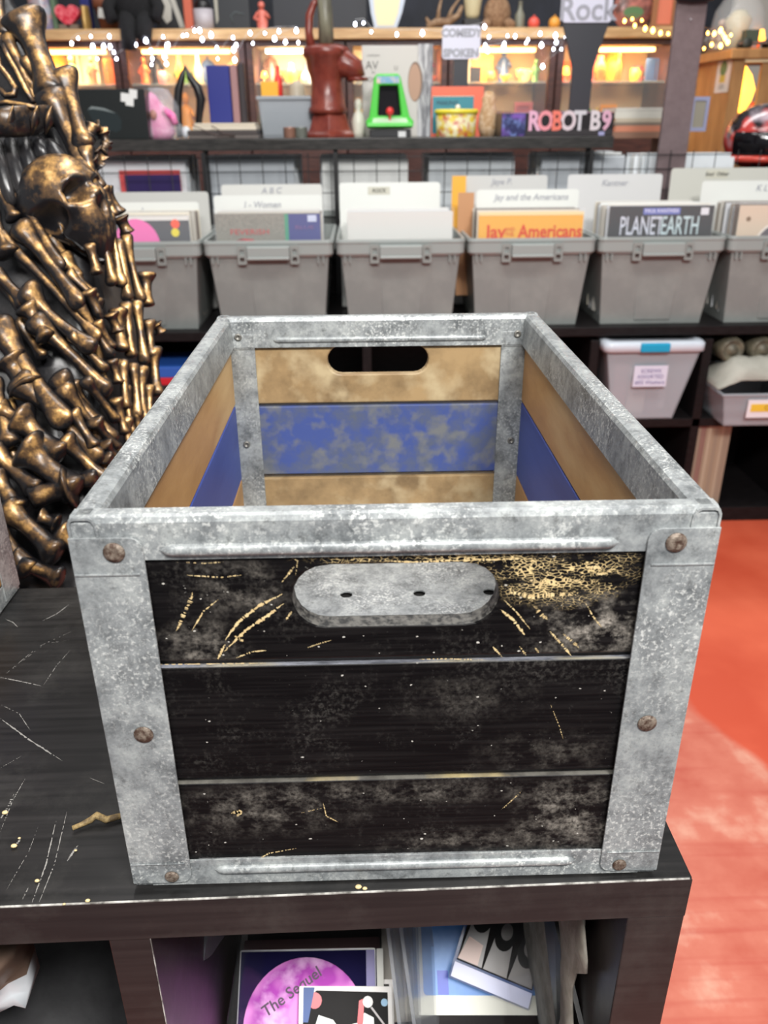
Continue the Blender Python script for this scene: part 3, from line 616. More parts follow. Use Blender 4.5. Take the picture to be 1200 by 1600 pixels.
# packet and cloth in the left compartment
mb = MB(); rnd = random.Random(2); A = P(-20, 1478, .06); B = P(45, 1556, .06)
rows = []
for j in range(9):
    z = A.z+(B.z-A.z)*j/8; rows.append([Vector((A.x-.05+(B.x-A.x+.05)*i/7+.002*rnd.random(), .05+.012*math.sin(i*.9+j*.4)+.006*rnd.random()-.02*math.sin(math.pi*i/7), z)) for i in range(8)]+[Vector((A.x-.05+(B.x-A.x+.05)*(7-i)/7, .085, z)) for i in range(8)])
bag = mb.m(pc(196, 200, 204, .25)).rings(rows); 
pb = thing('snack_packet', (B.x-.05, .07, B.z), 'shiny packet, silver below and brown above, hanging in the left compartment of the shelf', 'packet')
mb.o = Vector((0, 0, 0)); bmesh.ops.translate(mb.bm, vec=-pb.location, verts=mb.bm.verts)
mb.m(pc(112, 92, 80, .3))
for f in mb.bm.faces:
    if f.calc_center_median().z+pb.location.z > B.z+.43*(A.z-B.z): f.material_index = 1
mb.build('foil_bag', None, pb, bevel=.0)
hk = MB(pb.location); hk.tube([(B.x-.05, .07, A.z-.004), (B.x-.05, .07, -.039)], .0012, 6); hk.build('hang_loop', pc(90, 88, 86), pb)
mb = MB(); rows = []
for j in range(14):
    y = .04+.024*j; row = []
    for i in range(18):
        x = -.50+.3*i/17; h = .10*math.sin(math.pi*min(1, max(0, i/17)))*math.sin(math.pi*(j+.5)/14)**.6+.018*noise.noise(Vector((i*.45, j*.5, 3)))
        row.append((x, y, ZS+.002+max(0, h)))
    rows.append(row)
mb.rings(rows, cap=False, close=False); o = mb.build('black_cloth_bag', mat('black_cloth', lin(40, 40, 42), .7, col2=lin(28, 28, 30), scale=30, bump=.3), label='black cloth bag heaped on the floor of the left shelf compartment', cat='bag')
q = o.modifiers.new('s', 'SOLIDIFY'); q.thickness = .003

# ================================================================ throne of bones and skulls
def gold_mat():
    m = mat('black_resin_gold_drybrush_highlights', (.02, .02, .02), .35); nt = m.node_tree; N = nt.nodes.new; L = nt.links.new; b = nt.nodes['Principled BSDF']
    at = N('ShaderNodeAttribute'); at.attribute_name = 'gilding_and_highlight'
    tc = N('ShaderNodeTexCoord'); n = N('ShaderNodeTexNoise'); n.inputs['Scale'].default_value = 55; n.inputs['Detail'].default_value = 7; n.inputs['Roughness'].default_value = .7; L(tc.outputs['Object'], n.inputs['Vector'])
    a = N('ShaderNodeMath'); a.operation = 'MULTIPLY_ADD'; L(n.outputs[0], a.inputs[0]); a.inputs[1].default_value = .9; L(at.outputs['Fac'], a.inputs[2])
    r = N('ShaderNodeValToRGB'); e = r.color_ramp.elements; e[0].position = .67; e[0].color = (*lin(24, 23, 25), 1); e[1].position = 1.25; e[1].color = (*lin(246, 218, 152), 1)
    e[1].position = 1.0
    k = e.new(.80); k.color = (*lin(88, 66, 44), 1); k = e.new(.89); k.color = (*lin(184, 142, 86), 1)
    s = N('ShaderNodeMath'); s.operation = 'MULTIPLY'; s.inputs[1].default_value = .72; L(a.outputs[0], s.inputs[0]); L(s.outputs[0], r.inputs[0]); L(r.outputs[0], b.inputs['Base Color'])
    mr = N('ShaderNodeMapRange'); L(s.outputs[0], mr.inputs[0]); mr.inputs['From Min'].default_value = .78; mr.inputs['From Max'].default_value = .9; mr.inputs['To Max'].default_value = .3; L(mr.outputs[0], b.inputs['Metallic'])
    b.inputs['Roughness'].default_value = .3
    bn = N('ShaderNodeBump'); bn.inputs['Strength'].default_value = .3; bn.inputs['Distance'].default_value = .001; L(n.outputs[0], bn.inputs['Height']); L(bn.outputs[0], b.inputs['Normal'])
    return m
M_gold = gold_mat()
M_resin = mat('black_resin', lin(24, 24, 27), .28, col2=lin(44, 42, 42), scale=30, bump=.5, bscale=26)
def gild_lit_faces(o, base=0., k=.6, d=Vector((.35, -.75, .55))):  # gold drybrush plus painted-in highlights on faces turned up and to the viewer
    d = d.normalized(); me = o.data; at = me.attributes.new('gilding_and_highlight', 'FLOAT', 'POINT')
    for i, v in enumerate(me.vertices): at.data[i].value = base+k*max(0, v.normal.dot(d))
def bound(v):
    T = [(-60, 20), (0, 36), (100, 92), (200, 138), (250, 148), (300, 168), (400, 205), (450, 228), (520, 246), (600, 254), (650, 248), (700, 262), (930, 330)]
    for (a, x), (b, y) in zip(T, T[1:]):
        if v <= b: return x+(y-x)*(v-a)/(b-a)
    return T[-1][1]
def TY(u, v): return .50+.46*(920-v)/920+.0011*max(0, u-140)
def T3(u, v, dy=0.): return P(u, v, TY(u, v)+dy)
tb = T3(60, 900)
throne = thing('bone_throne', (-.5, .85, FLZ), 'black and gold throne of sculpted bones with a skull, behind the black shelf', 'throne')
TO = Vector(throne.location)
# backing body
mb = MB(TO); rows = []; n_u = 22
vs_ = [-60+33*j for j in range(31)]
for v in vs_:
    B = bound(v)-16; row = []
    for i in range(n_u+1):
        s = i/n_u; u = -170+(B+170)*s
        dy = .045+.02*noise.noise(Vector((u*.03, v*.02, 0)))+(.05*max(0, s-.86)/.14)**1
        row.append(T3(u, v, dy))
    rows.append(row)
last = rows[-1]
rows.append([Vector((q.x, max(q.y, .52), -.2)) for q in last]); rows.append([Vector((q.x, max(q.y, .52), FLZ)) for q in last])
R = []
for row in rows: R.append(list(row)+[Vector((row[-1].x, row[-1].y, row[-1].z))+(row[-1]-CAM).normalized()*.12+Vector((-.02, 0, 0)), Vector((row[0].x, row[0].y+.22, row[0].z))])
mb.rings(R); body = mb.build('throne_body', M_resin, throne)
def bone(p0, p1, r, k0=1.55, k1=1.45, name='bone', gb=.0, gk=.75, seed=0):
    p0 = Vector(p0); p1 = Vector(p1); ax = (p1-p0); L = ax.length; t = ax.normalized(); rnd = random.Random(seed)
    side = t.cross(Vector((0, 1, 0))); side = side.normalized() if side.length > .1 else Vector((1, 0, 0)); oth = t.cross(side).normalized()
    e_ = min(.09, 1.1*r/L); prof = [(0, .12*k0), (.12*e_, .5*k0), (.4*e_, .86*k0), (e_, k0), (1.6*e_, .97*k0), (2.4*e_, 1+(k0-1)*.35), (.30, .86), (.45, .78), (.62, .8), (1-2.8*e_, .92), (1-2*e_, 1+(k1-1)*.4), (1-1.3*e_, k1), (1-.6*e_, .95*k1), (1-.15*e_, .55*k1), (1, .12*k1)]
    ph = rnd.random()*3; bend = rnd.uniform(-.035, .035)*L; rs = []
    for s, q in prof:
        c = p0+t*(L*s)+side*(bend*math.sin(math.pi*s)); e = abs(s-.5)*2; ring = []
        for a in range(14):
            an = a*2*math.pi/14; lob = 1+.24*min(1, max(0, e-.72)/.2)*math.cos(2*an)+.05*math.sin(3*an+ph+s*5)
            ring.append(c+(side*math.cos(an)+oth*math.sin(an)*.9)*(r*q*lob*(1+.05*noise.noise(Vector((s*9, an, seed))))))
        rs.append(ring)
    mb = MB(TO); mb.rings(rs)
    o = mb.build(name, M_gold, throne, sub=1); gild_lit_faces(o, gb, gk); return o
nb = 0
def pb_(u0, v0, u1, v1, r, k0=1.5, k1=1.4, dy=0., dy2=None, **kw):      # bone between two points of the throne's face; r in photograph pixels
    global nb; nb += 1
    a = T3(u0, v0, dy); b = T3(u1, v1, dy if dy2 is None else dy2); R_ = r*((a-CAM).length)/FPX*1.28
    return bone(a, b, R_, k0, k1, seed=nb, **kw)
for q in [  # big ones, upper left
    (32, 22, 82, 158, 15, 1.5, 1.1), (72, 140, 152, 330, 11, 1.7, 1.3), (96, 108, 133, 235, 10, 1.5, 1.2), (-12, 30, 60, 152, 6, 1.3, 1.1), (6, 52, 66, 190, 6, 1.3, 1.2), (34, 92, 92, 168, 7, 1.2, 1.3),
    (-4, -30, 6, 60, 7, 1.2, 1.2), (60, 150, 84, 186, 7, 1.3, 1.2), (130, 225, 160, 330, 8, 1.2, 1.3), (118, 210, 158, 300, 8, 1.2, 1.1),
    # curled hand bones at the edge
    (136, 216, 146, 196, 7, 1.3, 1.2), (146, 196, 162, 208, 6, 1.3, 1.3), (160, 206, 168, 228, 6, 1.3, 1.3), (166, 226, 158, 240, 5, 1.3, 1.4), (148, 232, 162, 252, 6, 1.4, 1.3), (144, 246, 158, 262, 6, 1.2, 1.2),
    # fan
    (-8, 255, 97, 425, 7, 1.2, 1.2), (-6, 288, 24, 345, 7, 1.2, 1.3), (26, 350, 128, 482, 9, 1.6, 1.1), (-6, 362, 156, 532, 6, 1.2, 1.2), (-16, 330, 14, 402, 8, 1.3, 1.7), (34, 452, 150, 548, 9, 2., 1.2),
    (-10, 425, 42, 478, 8, 1.2, 1.3), (46, 496, 172, 618, 9, 1.6, 1.2), (40, 478, 74, 532, 9, 1.6, 1.3), (-8, 498, 108, 668, 13, 1.3, 1.1), (22, 590, 160, 722, 10, 1.9, 1.1), (86, 582, 182, 690, 9, 1.7, 1.1),
    (92, 600, 190, 712, 8, 1.6, 1.1), (14, 560, 44, 610, 14, 1.4, 1.5), (26, 650, 100, 712, 13, 1.7, 1.2), (38, 698, 122, 770, 17, 1.6, 1.1), (94, 684, 166, 752, 9, 1.7, 1.1), (-14, 702, 60, 770, 11, 1.4, 1.2),
    (46, 780, 116, 760, 15, .9, 1.7), (4, 792, 92, 872, 14, 1.3, 1.3), (62, 806, 92, 820, 9, 1.2, 1.4), (144, 654, 184, 702, 7, 1.6, 1.1), (160, 690, 190, 724, 7, 1.5, 1.2), (160, 712, 196, 738, 7, 1.5, 1.2),
    (-10, 820, 50, 896, 12, 1.2, 1.2), (90, 826, 150, 880, 12, 1.3, 1.2), (-14, 590, 16, 700, 9, 1.4, 1.5), (104, 424, 152, 470, 6, 1.2, 1.2), (120, 470, 176, 560, 6, 1.2, 1.2), (108, 520, 168, 580, 6, 1.2, 1.1),
    (130, 740, 190, 790, 10, 1.3, 1.2), (20, 870, 100, 905, 12, 1.2, 1.2), (-10, 740, 30, 800, 12, 1.2, 1.3), (112, 640, 150, 700, 7, 1.4, 1.2), (130, 590, 185, 660, 6, 1.5, 1.2), (0, 640, 40, 660, 11, 1.3, 1.2)]:
    pb_(*q)
for q in [  # upright bones along the right edge
    (158, 290, 178, 340, 6, 1.4, 1.2), (164, 292, 188, 336, 7, 1.2, 1.2), (146, 325, 176, 448, 6, 1.3, 1.2), (168, 330, 190, 450, 6, 1.2, 1.2), (186, 338, 200, 366, 8, 1.3, 1.1), (196, 364, 222, 474, 6, 1.2, 1.2), (182, 372, 200, 472, 6, 1.1, 1.2),
    (196, 470, 206, 560, 6, 1.3, 1.2), (212, 468, 226, 570, 6, 1.3, 1.2), (184, 480, 192, 550, 8, 1.4, 1.1), (172, 488, 186, 520, 7, 1.4, 1.2), (226, 425, 230, 480, 8, 1.5, 1.1), (232, 498, 238, 560, 6, 1.4, 1.1), (242, 505, 252, 520, 6, 1.4, 1.2),
    (190, 560, 196, 640, 6, 1.3, 1.2), (206, 566, 214, 655, 6, 1.3, 1.2), (222, 570, 226, 660, 6, 1.3, 1.2), (240, 540, 246, 620, 7, 1.4, 1.2), (174, 560, 186, 600, 6, 1.3, 1.2), (180, 620, 196, 680, 6, 1.5, 1.2), (196, 650, 204, 720, 6, 1.5, 1.2), (232, 600, 234, 660, 6, 1.3, 1.2), (150, 500, 176, 545, 6, 1.2, 1.2), (138, 380, 152, 430, 6, 1.2, 1.2), (196, 600, 206, 680, 5, 1.3, 1.2),
    (214, 640, 222, 700, 6, 1.3, 1.1), (228, 640, 240, 690, 6, 1.3, 1.1), (136, 452, 158, 500, 7, 1.5, .6)]:
    pb_(*q, gb=.04)
rnd = random.Random(77)
for k in range(18):
    v = 300+k*33; u = rnd.uniform(-10, bound(v)-50); L_ = rnd.uniform(70, 120); st = (.62, .9) if u < 120 else (.2, 1.)
    pb_(u, v, u+L_*st[0]*.8, v+L_*st[1]*.8, rnd.uniform(6, 9), 1.4, 1.2, dy=.022)
# skull
def skull(center, up, face, s, parent):
    up = Vector(up).normalized(); face = Vector(face); face = (face-up*face.dot(up)).normalized(); right = face.cross(up).normalized()
    bm = bmesh.new(); bmesh.ops.create_icosphere(bm, subdivisions=5, radius=1)
    for v in bm.verts:
        x, y, z = v.co                       # x right, y face direction, z up
        yy = y; xx = x*.74; zz = z*.82
        if z > -.15: yy = y*(1.0 if y < 0 else .92)
        else:
            k = min(1, (-z-.15)/.85); xx *= 1-.38*k; yy = y*(1-.1*k)+(.18*k if y > 0 else .45*k); zz = z*.82-.62*k*(1 if y > -.2 else max(0, 1+(y+.2)*1.6))
        p = Vector((xx, yy, zz))
        def dent(c, r, d, dirv):
            nonlocal p
            q = Vector(((p.x-c[0])/r[0], (p.y-c[1])/r[1], (p.z-c[2])/r[2])).length
            if q < 1: p = p+Vector(dirv)*d*(1-q*q)**.7
        for sx in (-1, 1):
            dent((sx*.30, .85, -.20), (.22, .5, .22), .42, (0, -1, 0))
            dent((sx*.55, .62, -.42), (.2, .3, .13), .10, (sx, .3, 0))
            dent((sx*.66, .15, -.45), (.2, .5, .32), .2, (-sx, 0, 0))
            dent((sx*.30, .9, .04), (.3, .4, .1), .06, (0, 1, 0))
        dent((0, .85, -.55), (.11, .5, .17), .25, (0, -1, 0))
        dent((0, .9, -.36), (.07, .3, .12), .1, (0, 1, 0))
        if p.z < -.85 and p.y > .1: p += Vector((0, .03*math.cos(p.x*60), 0))
        v.co = Vector(center)+(right*p.x+face*p.y+up*p.z)*s-TO
    mb = MB(TO); mb.bm = bm
    o = mb.build('skull', M_gold, parent, smooth=True); gild_lit_faces(o, .12, .66, Vector((.25, -.6, .75)))
    return o
skull(T3(94, 314, .02), (-.42, .22, .85), (.95, -.50, -.15), .070, throne)
# crown band, arches and folds at the far left
mb = MB(TO); rs = []
for i in range(14):
    u = -60+145*i/13; cy = -.07*math.sin(math.pi*min(1, (i+1)/14)); k = 1 if i < 11 else 1-.1*(i-10)
    c = T3(u, 188+3*math.sin(i*.3)-(0 if i < 11 else 2*(i-10)), cy); r = .016*k
    rs.append([c+Vector((0, .012*math.cos(a), r*1.25*math.sin(a)))*(1 if abs(math.sin(a)) < .9 else .95) for a in [j*2*math.pi/10 for j in range(10)]])
mb.rings(rs); cb = mb.build('crown_band', M_gold, throne); gild_lit_faces(cb, .05, .62)
for k, u in enumerate((-14, 16, 54, 76)):
    mb = MB(TO); c = T3(u, 188, -.075+.01*(k == 3)); mb.lathe([(.001, -.018), (.007, 0), (.001, .018)], c, 4, Matrix.Rotation(.4, 4, 'Y'), 1, 1.2); o = mb.build('stud', M_gold, throne); gild_lit_faces(o, .2, .6)
def arch(pts, r, dy):
    mb = MB(TO); mb.tube([T3(u, v, dy) for u, v in pts], r, 8); o = mb.build('arch_moulding', M_gold, throne); gild_lit_faces(o, .1, .7)
arch([(0, 62), (-8, 80), (0, 105), (14, 122), (24, 138), (22, 148), (10, 150), (-2, 138)], .0045, -.05)
arch([(4, 70), (14, 92), (26, 112), (40, 140), (52, 160)], .004, -.05)
arch([(-20, 165), (10, 160), (40, 165), (60, 170)], .0035, -.06)
for k, (u0, v0, u1, v1) in enumerate(((-10, 210, 22, 330), (12, 208, 44, 330), (34, 208, 60, 300), (54, 212, 78, 262), (70, 215, 120, 290), (-30, 212, -6, 300))):
    mb = MB(TO); a = T3(u0, v0, -.01); b = T3(u1, v1, .0); mid = (a+b)/2+Vector((.004, -.01, 0)); mb.tube([a, mid, b], [.010, .014, .008], 10); mb.build('cloak_fold', M_resin, throne, sub=1)

# ================================================================ record racks in the middle of the shop
CZ = -.130                                     # top of the rack the totes stand on
PX0 = .0; PITCH = .355
rack = thing('cube_rack', (.4, 2.33, FLZ), 'long low black cube rack carrying the grey record totes', 'rack'); RO = rack.location
def rb(name, x0, x1, y0, y1, z0, z1, m_=M_lam): return MB(RO).box(x0, x1, y0, y1, z0, z1).build(name, m_, rack, bevel=.002)
M_rack = mat('black_rack_board', lin(18, 16, 17), .45, spec=.2, col2=lin(28, 25, 26), scale=30, stretch=(1, 6, 6))
rb('top_board', -1.35, 2.1, 2.125, 2.68, CZ-.028, CZ, M_rack)
rb('bottom_board', -1.35, 2.1, 2.125, 2.52, FLZ, FLZ+.052, M_rack)
rb('middle_shelf', -1.35, 2.1, 2.13, 2.52, -.459, -.430, M_rack)
rb('back_board', -1.35, 2.1, 2.52, 2.53, FLZ, CZ-.028, M_rack)
for k in range(-5, 5): x = .705+PITCH*k; rb('divider', x-.014, x+.014, 2.13, 2.52, FLZ+.052, CZ-.042, M_rack)

M_tote = mat('grey_tote_plastic', lin(124, 128, 126), .45, col2=lin(134, 138, 135), scale=8)
M_tote2 = mat('pale_grey_rim_plastic', lin(142, 148, 146), .35)
def make_tote(label):
    t = thing('record_tote', (0, 0, 0), label, 'tote', None)
    W = .1895; D = .44; H = .262
    mb = MB(); open_bin(mb, -.176, .176, .012, D-.012, 0, .222, .020, .02, .003, 0, 0); mb.build('tote_body', M_tote, t, bevel=.003)
    mb = MB()
    def rr(ins, z): return [(a, b, z) for a, b in roundrect(-W+ins, W-ins, ins, D-ins, .02)]
    mb.rings([rr(.006, .214), rr(0, .222), rr(0, .250), rr(-.001, .256), rr(.0, .262), rr(.008, .262), rr(.010, .222)], cap=False, smooth=False)
    mb.rings([rr(.004, .2515), rr(-.0022, .2525), rr(-.0022, .2565), rr(.004, .258)], cap=False, smooth=False)
    mb.build('rim', M_tote2, t)
    # centre panel on the front wall (raised, narrowing down)
    mb = MB(); mb.hexa([(-.052, .0275, .012), (.060, .0275, .012), (.072, .0150, .205), (-.066, .0150, .205)], [(-.052, .034, .012), (.060, .034, .012), (.072, .022, .205), (-.066, .022, .205)]); mb.build('front_panel', M_tote, t, bevel=.003)
    mb = MB(); mb.box(-.062, .062, -.014, .004, .212, .246); mb.box(-.062, .062, -.017, -.012, .209, .217); mb.build('grip', M_tote2, t, bevel=.003)
    for x in (-.077, .077):
        mb = MB(); mb.poly(roundrect(x-.013, x+.013, .196, .248, .004), [roundrect(x-.007, x+.007, .203, .216, .002), roundrect(x-.007, x+.007, .222, .238, .002)], XZ, -.007, .002); mb.build('clip', M_tote, t)
    for x in (-.165, -.150, .145, .160): mb = MB(); mb.box(x-.0015, x+.0015, -.001, .012, .196, .216); mb.build('rim_rib', M_tote2, t)
    return t
tx = [-.873+.389*i for i in range(7)]          # left sides: five and a half totes in view
tote_lab = ['grey tote beside the bone throne, filled with records behind a pink balloon cover', 'grey tote holding the grey and blue record cover, second from the throne',
            'grey tote holding only white sleeves at its front, below the toy arcade', 'grey tote holding the yellow record with red lettering', 'grey tote holding the black record with silver arched lettering', 'grey tote cut by the right edge, holding a beige record']
tote0 = make_tote(tote_lab[0]); tcx = []
for i in range(6):
    cx = tx[i]+.1945; tcx.append(cx)
    if i == 0: tote0.location = (cx, 2.135, CZ)
    else: dup(tote0, (cx, 2.135, CZ), 0, tote_lab[i])

M_sl = [pc(214, 214, 210, .3), pc(188, 184, 176, .4), pc(226, 228, 226, .25), pc(150, 140, 130, .4), pc(200, 202, 206, .25), pc(120, 112, 108, .4), pc(216, 208, 190, .4)]
M_poly = mat('clear_poly_sleeve', (.93, .95, .97), .12, alpha=.05)
LH = .312
def sleeve(name, cx, Y, zt, m_, label, cat='record', group=None, w=.308, h=LH, lean=.01, th=.003, par=None):
    """a record sleeve standing on edge, its top leaning back"""
    O = Vector((cx, Y, zt-h)); mb = MB(O) if par or name == 'T' else MB()
    b = [(cx-w/2, Y-lean, zt-h), (cx+w/2, Y-lean, zt-h), (cx+w/2, Y-lean+th, zt-h), (cx-w/2, Y-lean+th, zt-h)]; t = [(x, y+lean, zt) for x, y, z in b]
    mb.hexa(b, t); return mb.build(name, m_, label=label, cat=cat, group=group, parent=par)
def cover(i, Y, zt, label, m_, w=.312, h=LH):
    """front record: returns thing and the matrix of its printed face (origin top-left, x right, z up)"""
    cx = tcx[i]; lean = .01; O = Vector((cx, Y-lean, zt-h)); t = thing('record_sleeve', O, label, 'record'); mb = MB(O)
    b = [(cx-w/2, Y-lean, zt-h), (cx+w/2, Y-lean, zt-h), (cx+w/2, Y-lean+.004, zt-h), (cx-w/2, Y-lean+.004, zt-h)]; mb.hexa(b, [(x, y+lean, zt) for x, y, z in b]); mb.build('cardboard_jacket', m_, t)
    M = frame((cx-w/2, Y, zt), (1, 0, 0), (0, lean, h)); M.translation -= O
    mb = MB(); flat(mb, [(-.005, -h), (w+.005, -h), (w+.005, .012), (-.005, .012)], M, -.0016, -.0012); mb.build('poly_sleeve', M_poly, t)
    return t, M
def art(t, M, name, outline, m_, y=-.0004, holes=()):
    mb = MB(); flat(mb, outline, M, y-.0003, y, holes); return mb.build(name, m_, t)
R4 = lambda x0, x1, z0, z1: [(x0, z0), (x1, z0), (x1, z1), (x0, z1)]
FY = 2.184
# 1 pink balloon
t, M = cover(0, FY, .198, 'record with a pink balloon on dark grey and two round stickers', pc(74, 76, 82, .35))
art(t, M, 'white_band', R4(0, .312, -.012, .0), pc(216, 216, 212))
art(t, M, 'pink_balloon', [(.155+.068*a, -.085+.078*b) for a, b in circle(0, 0, 1, 30)], pc(232, 110, 178, .2), -.0005)
art(t, M, 'orange_sticker', circle(.272, -.022, .013), pc(240, 84, 50), -.0008); art(t, M, 'yellow_sticker', circle(.270, -.046, .012), pc(222, 206, 44), -.0008)
# 2 grey and blue
t, M = cover(1, FY, .203, 'grey speckled record with red lettering, green stripe and blue side panel', mat('speckled_print', lin(140, 138, 128), .4, col2=lin(112, 110, 102), scale=260))
art(t, M, 'blue_panel', R4(.215, .309, -.2, -.002), pc(36, 46, 122)); art(t, M, 'green_stripe', R4(.204, .215, -.2, -.002), pc(48, 140, 108), -.0005); art(t, M, 'blue_foot', R4(.0, .204, -.2, -.082), pc(44, 64, 150), -.0005)
art(t, M, 'price_sticker', R4(.272, .298, -.024, -.006), pc(196, 204, 228), -.0009)
text('lettering', 'FEVERISH', .021, M @ Matrix.Translation((.10, -.001, -.052)), pc(186, 74, 74), t, sx=1.35)
art(t, M, 'red_flourish', [(.05, -.078), (.075, -.070), (.11, -.072), (.112, -.09), (.05, -.092)], pc(190, 60, 70), -.0009)
text('small_lettering', 'BLUE', .014, M @ Matrix.Translation((.262, -.001, -.04)), pc(120, 84, 130), t, sx=1.8)
# 3 white
t, M = cover(2, FY+.004, .204, 'plain white record sleeve at the front of the tote under the toy arcade', pc(206, 206, 202, .3))
art(t, M, 'tiny_mark', R4(.158, .163, -.11, -.095), pc(60, 60, 60), -.0006)
# 4 yellow
t, M = cover(3, FY, .200, 'golden yellow record with large red lettering and an orange sticker', pc(226, 164, 36, .35))
art(t, M, 'cream_edge', R4(.0, .312, -.009, .0), pc(226, 206, 150))
text('lettering', 'Jay', .052, M @ Matrix.Translation((.052, -.001, -.056)), pc(206, 62, 22), t, off=.0012); text('lettering', 'Americans', .052, M @ Matrix.Translation((.215, -.001, -.056)), pc(206, 62, 22), t, off=.0012, sx=.86)
text('small_lettering', 'AND', .014, M @ Matrix.Translation((.093, -.001, -.048)), pc(206, 62, 22), t); text('small_lettering', 'THE', .014, M @ Matrix.Translation((.093, -.001, -.062)), pc(206, 62, 22), t)
text('small_lettering', 'Livin  Above', .016, M @ Matrix.Translation((.17, -.001, -.086)), pc(120, 70, 30), t); art(t, M, 'orange_sticker', circle(.268, -.082, .012), pc(240, 78, 40), -.0012)
# 5 black with arched silver lettering
t, M = cover(4, FY, .214, 'black record with tall silver arched lettering over a blue arch', pc(20, 20, 26, .3))
text('lettering', 'PLANET', .074, M @ Matrix.Translation((.098, -.001, -.058)), pc(198, 202, 214, .3), t, off=.0006, sx=.50); text('lettering', 'EARTH', .074, M @ Matrix.Translation((.214, -.001, -.058)), pc(188, 206, 210, .3), t, off=.0006, sx=.51)
text('small_lettering', 'PAUL KANTNER', .014, M @ Matrix.Translation((.155, -.0016, -.014)), pc(226, 226, 238), t); art(t, M, 'blue_plate', R4(.1, .21, -.024, -.006), pc(92, 104, 180), -.0008)
ar = [(.155+.135*math.cos(a), -.19+.100*math.sin(a)) for a in [math.pi*k/24 for k in range(25)]]+[(.155+.118*math.cos(a), -.19+.086*math.sin(a)) for a in [math.pi-math.pi*k/24 for k in range(25)]]
art(t, M, 'blue_arch', ar, pc(104, 128, 204), -.0012)
ar = [(.155+.118*math.cos(a), -.19+.086*math.sin(a)) for a in [math.pi*k/24 for k in range(25)]]+[(.155+.112*math.cos(a), -.19+.081*math.sin(a)) for a in [math.pi-math.pi*k/24 for k in range(25)]]
art(t, M, 'silver_arch', ar, pc(216, 196, 180), -.0013); art(t, M, 'price_sticker', R4(.272, .296, -.026, -.006), pc(212, 214, 220), -.0012); art(t, M, 'green_gem', circle(.155, -.118, .014, 8), pc(110, 170, 170), -.0014)
# 6 beige with round photo
t, M = cover(5, FY, .213, 'beige record with a dark round picture at the right edge', pc(206, 186, 164, .4))
art(t, M, 'dark_disc', circle(.135, -.125, .075, 36), pc(84, 76, 84), -.0006); art(t, M, 'pale_ring', circle(.135, -.125, .082, 36), pc(224, 214, 204), -.0004); art(t, M, 'small_emblem', circle(.03, -.038, .007), pc(120, 92, 60), -.0006)
# packed sleeves behind each front record
grp = ['records behind the pink balloon cover', 'records behind the grey and blue cover', 'white sleeves in the tote under the toy arcade', 'records behind the yellow cover', 'records behind the black cover', 'records in the tote at the right edge']
wh = ['plastic covered record packed behind the pink balloon cover', 'plastic covered record packed behind the grey and blue cover', 'white sleeve packed in the tote under the toy arcade', 'record packed in behind the golden yellow cover', 'record packed behind the black silver-lettered cover', 'record packed behind the beige cover at the right edge']
rnd = random.Random(21)
for i in range(6):
    n = 13
    for k in range(n):
        m_ = rnd.choice(M_sl if i != 2 else [M_sl[0], M_sl[2], M_sl[4]])
        sleeve('record_sleeve', tcx[i]+rnd.uniform(-.006, .006)+(-.004 if i >= 3 else 0), FY+.014+.0125*k, .200+.012*(i >= 4)+rnd.uniform(-.004, .005), m_, wh[i], 'record', grp[i], w=.306)
# divider cards standing above the records
def divider(i, Y, u0, u1, v, label, txt=None, tag_=None, m_=None, tu=None, tv=None, lean=.012):
    a = P(u0, v, Y); b = P(u1, v, Y); zt = (a.z+b.z)/2; O = Vector(((a.x+b.x)/2, Y-lean, CZ+.006)); w = b.x-a.x; t = thing('divider_card', O, label, 'divider')
    mb = MB(O); hh = zt-O.z; M = frame((O.x, Y, zt), (1, 0, 0), (0, lean, hh)); flat(mb, roundrect(-w/2, w/2, -hh, 0, .01, (0, 0, 1, 1)), M, 0, .0015); mb.build('card', m_ or pc(222, 224, 220, .35), t)
    M2 = M.copy(); M2.translation -= O
    q = P(tu or (u0+u1)/2, tv or v+14, Y); dx = q.x-O.x; dz = q.z-zt
    if tag_: mb = MB(); flat(mb, R4(dx-.036, dx+.036, dz-.012, dz+.012), M2, -.0006, -.0001); mb.build('tag', pc(196, 194, 180), t)
    if txt: text('handwriting', txt, .026 if not tag_ else .016, M2 @ Matrix.Translation((dx, -.0008, dz)), pc(158, 160, 168) if not tag_ else pc(60, 58, 56), t, off=.0003, shear=.2)
    return t
YD = FY+.19
divider(0, YD, 150, 310, 316, 'white divider card behind the pink balloon record, lettered I', 'I', tu=222, tv=330)
divider(0, YD+.10, 150, 325, 300, 'grey divider card rising behind the divider lettered I', m_=pc(190, 190, 186, .4))
divider(1, YD, 333, 503, 305, 'white divider with faint handwriting behind the grey and blue record', 'I - Women', tu=410, tv=320)
divider(1, YD+.12, 345, 503, 288, 'taller white divider, rearmost in the tote second from the throne', 'A B C', m_=pc(206, 206, 202, .4), tv=298)
divider(2, YD+.10, 530, 688, 285, 'white divider with a small printed tag reading ROCK', 'ROCK', True, tu=592, tv=298)
divider(3, YD, 745, 905, 296, 'white divider handwritten Jay and the Americans', 'Jay and the Americans', tu=830, tv=308)
divider(3, YD+.12, 712, 856, 274, 'tilted grey divider behind the divider naming the Americans', 'Jaye P.', m_=pc(196, 196, 194, .4), tv=284)
divider(4, YD+.13, 888, 1036, 272, 'white divider standing at the back of the black record tote', 'Kantner', m_=pc(206, 206, 206, .4), tu=960, tv=286)
divider(5, YD+.13, 1050, 1250, 262, 'wide grey divider with a printed tag, left of the red helmet', 'Soul  Other', True, m_=pc(196, 196, 188, .4), tu=1120, tv=272)
divider(5, YD, 1098, 1290, 282, 'white divider before the wide grey one at the right edge', 'K L', tu=1190, tv=294)
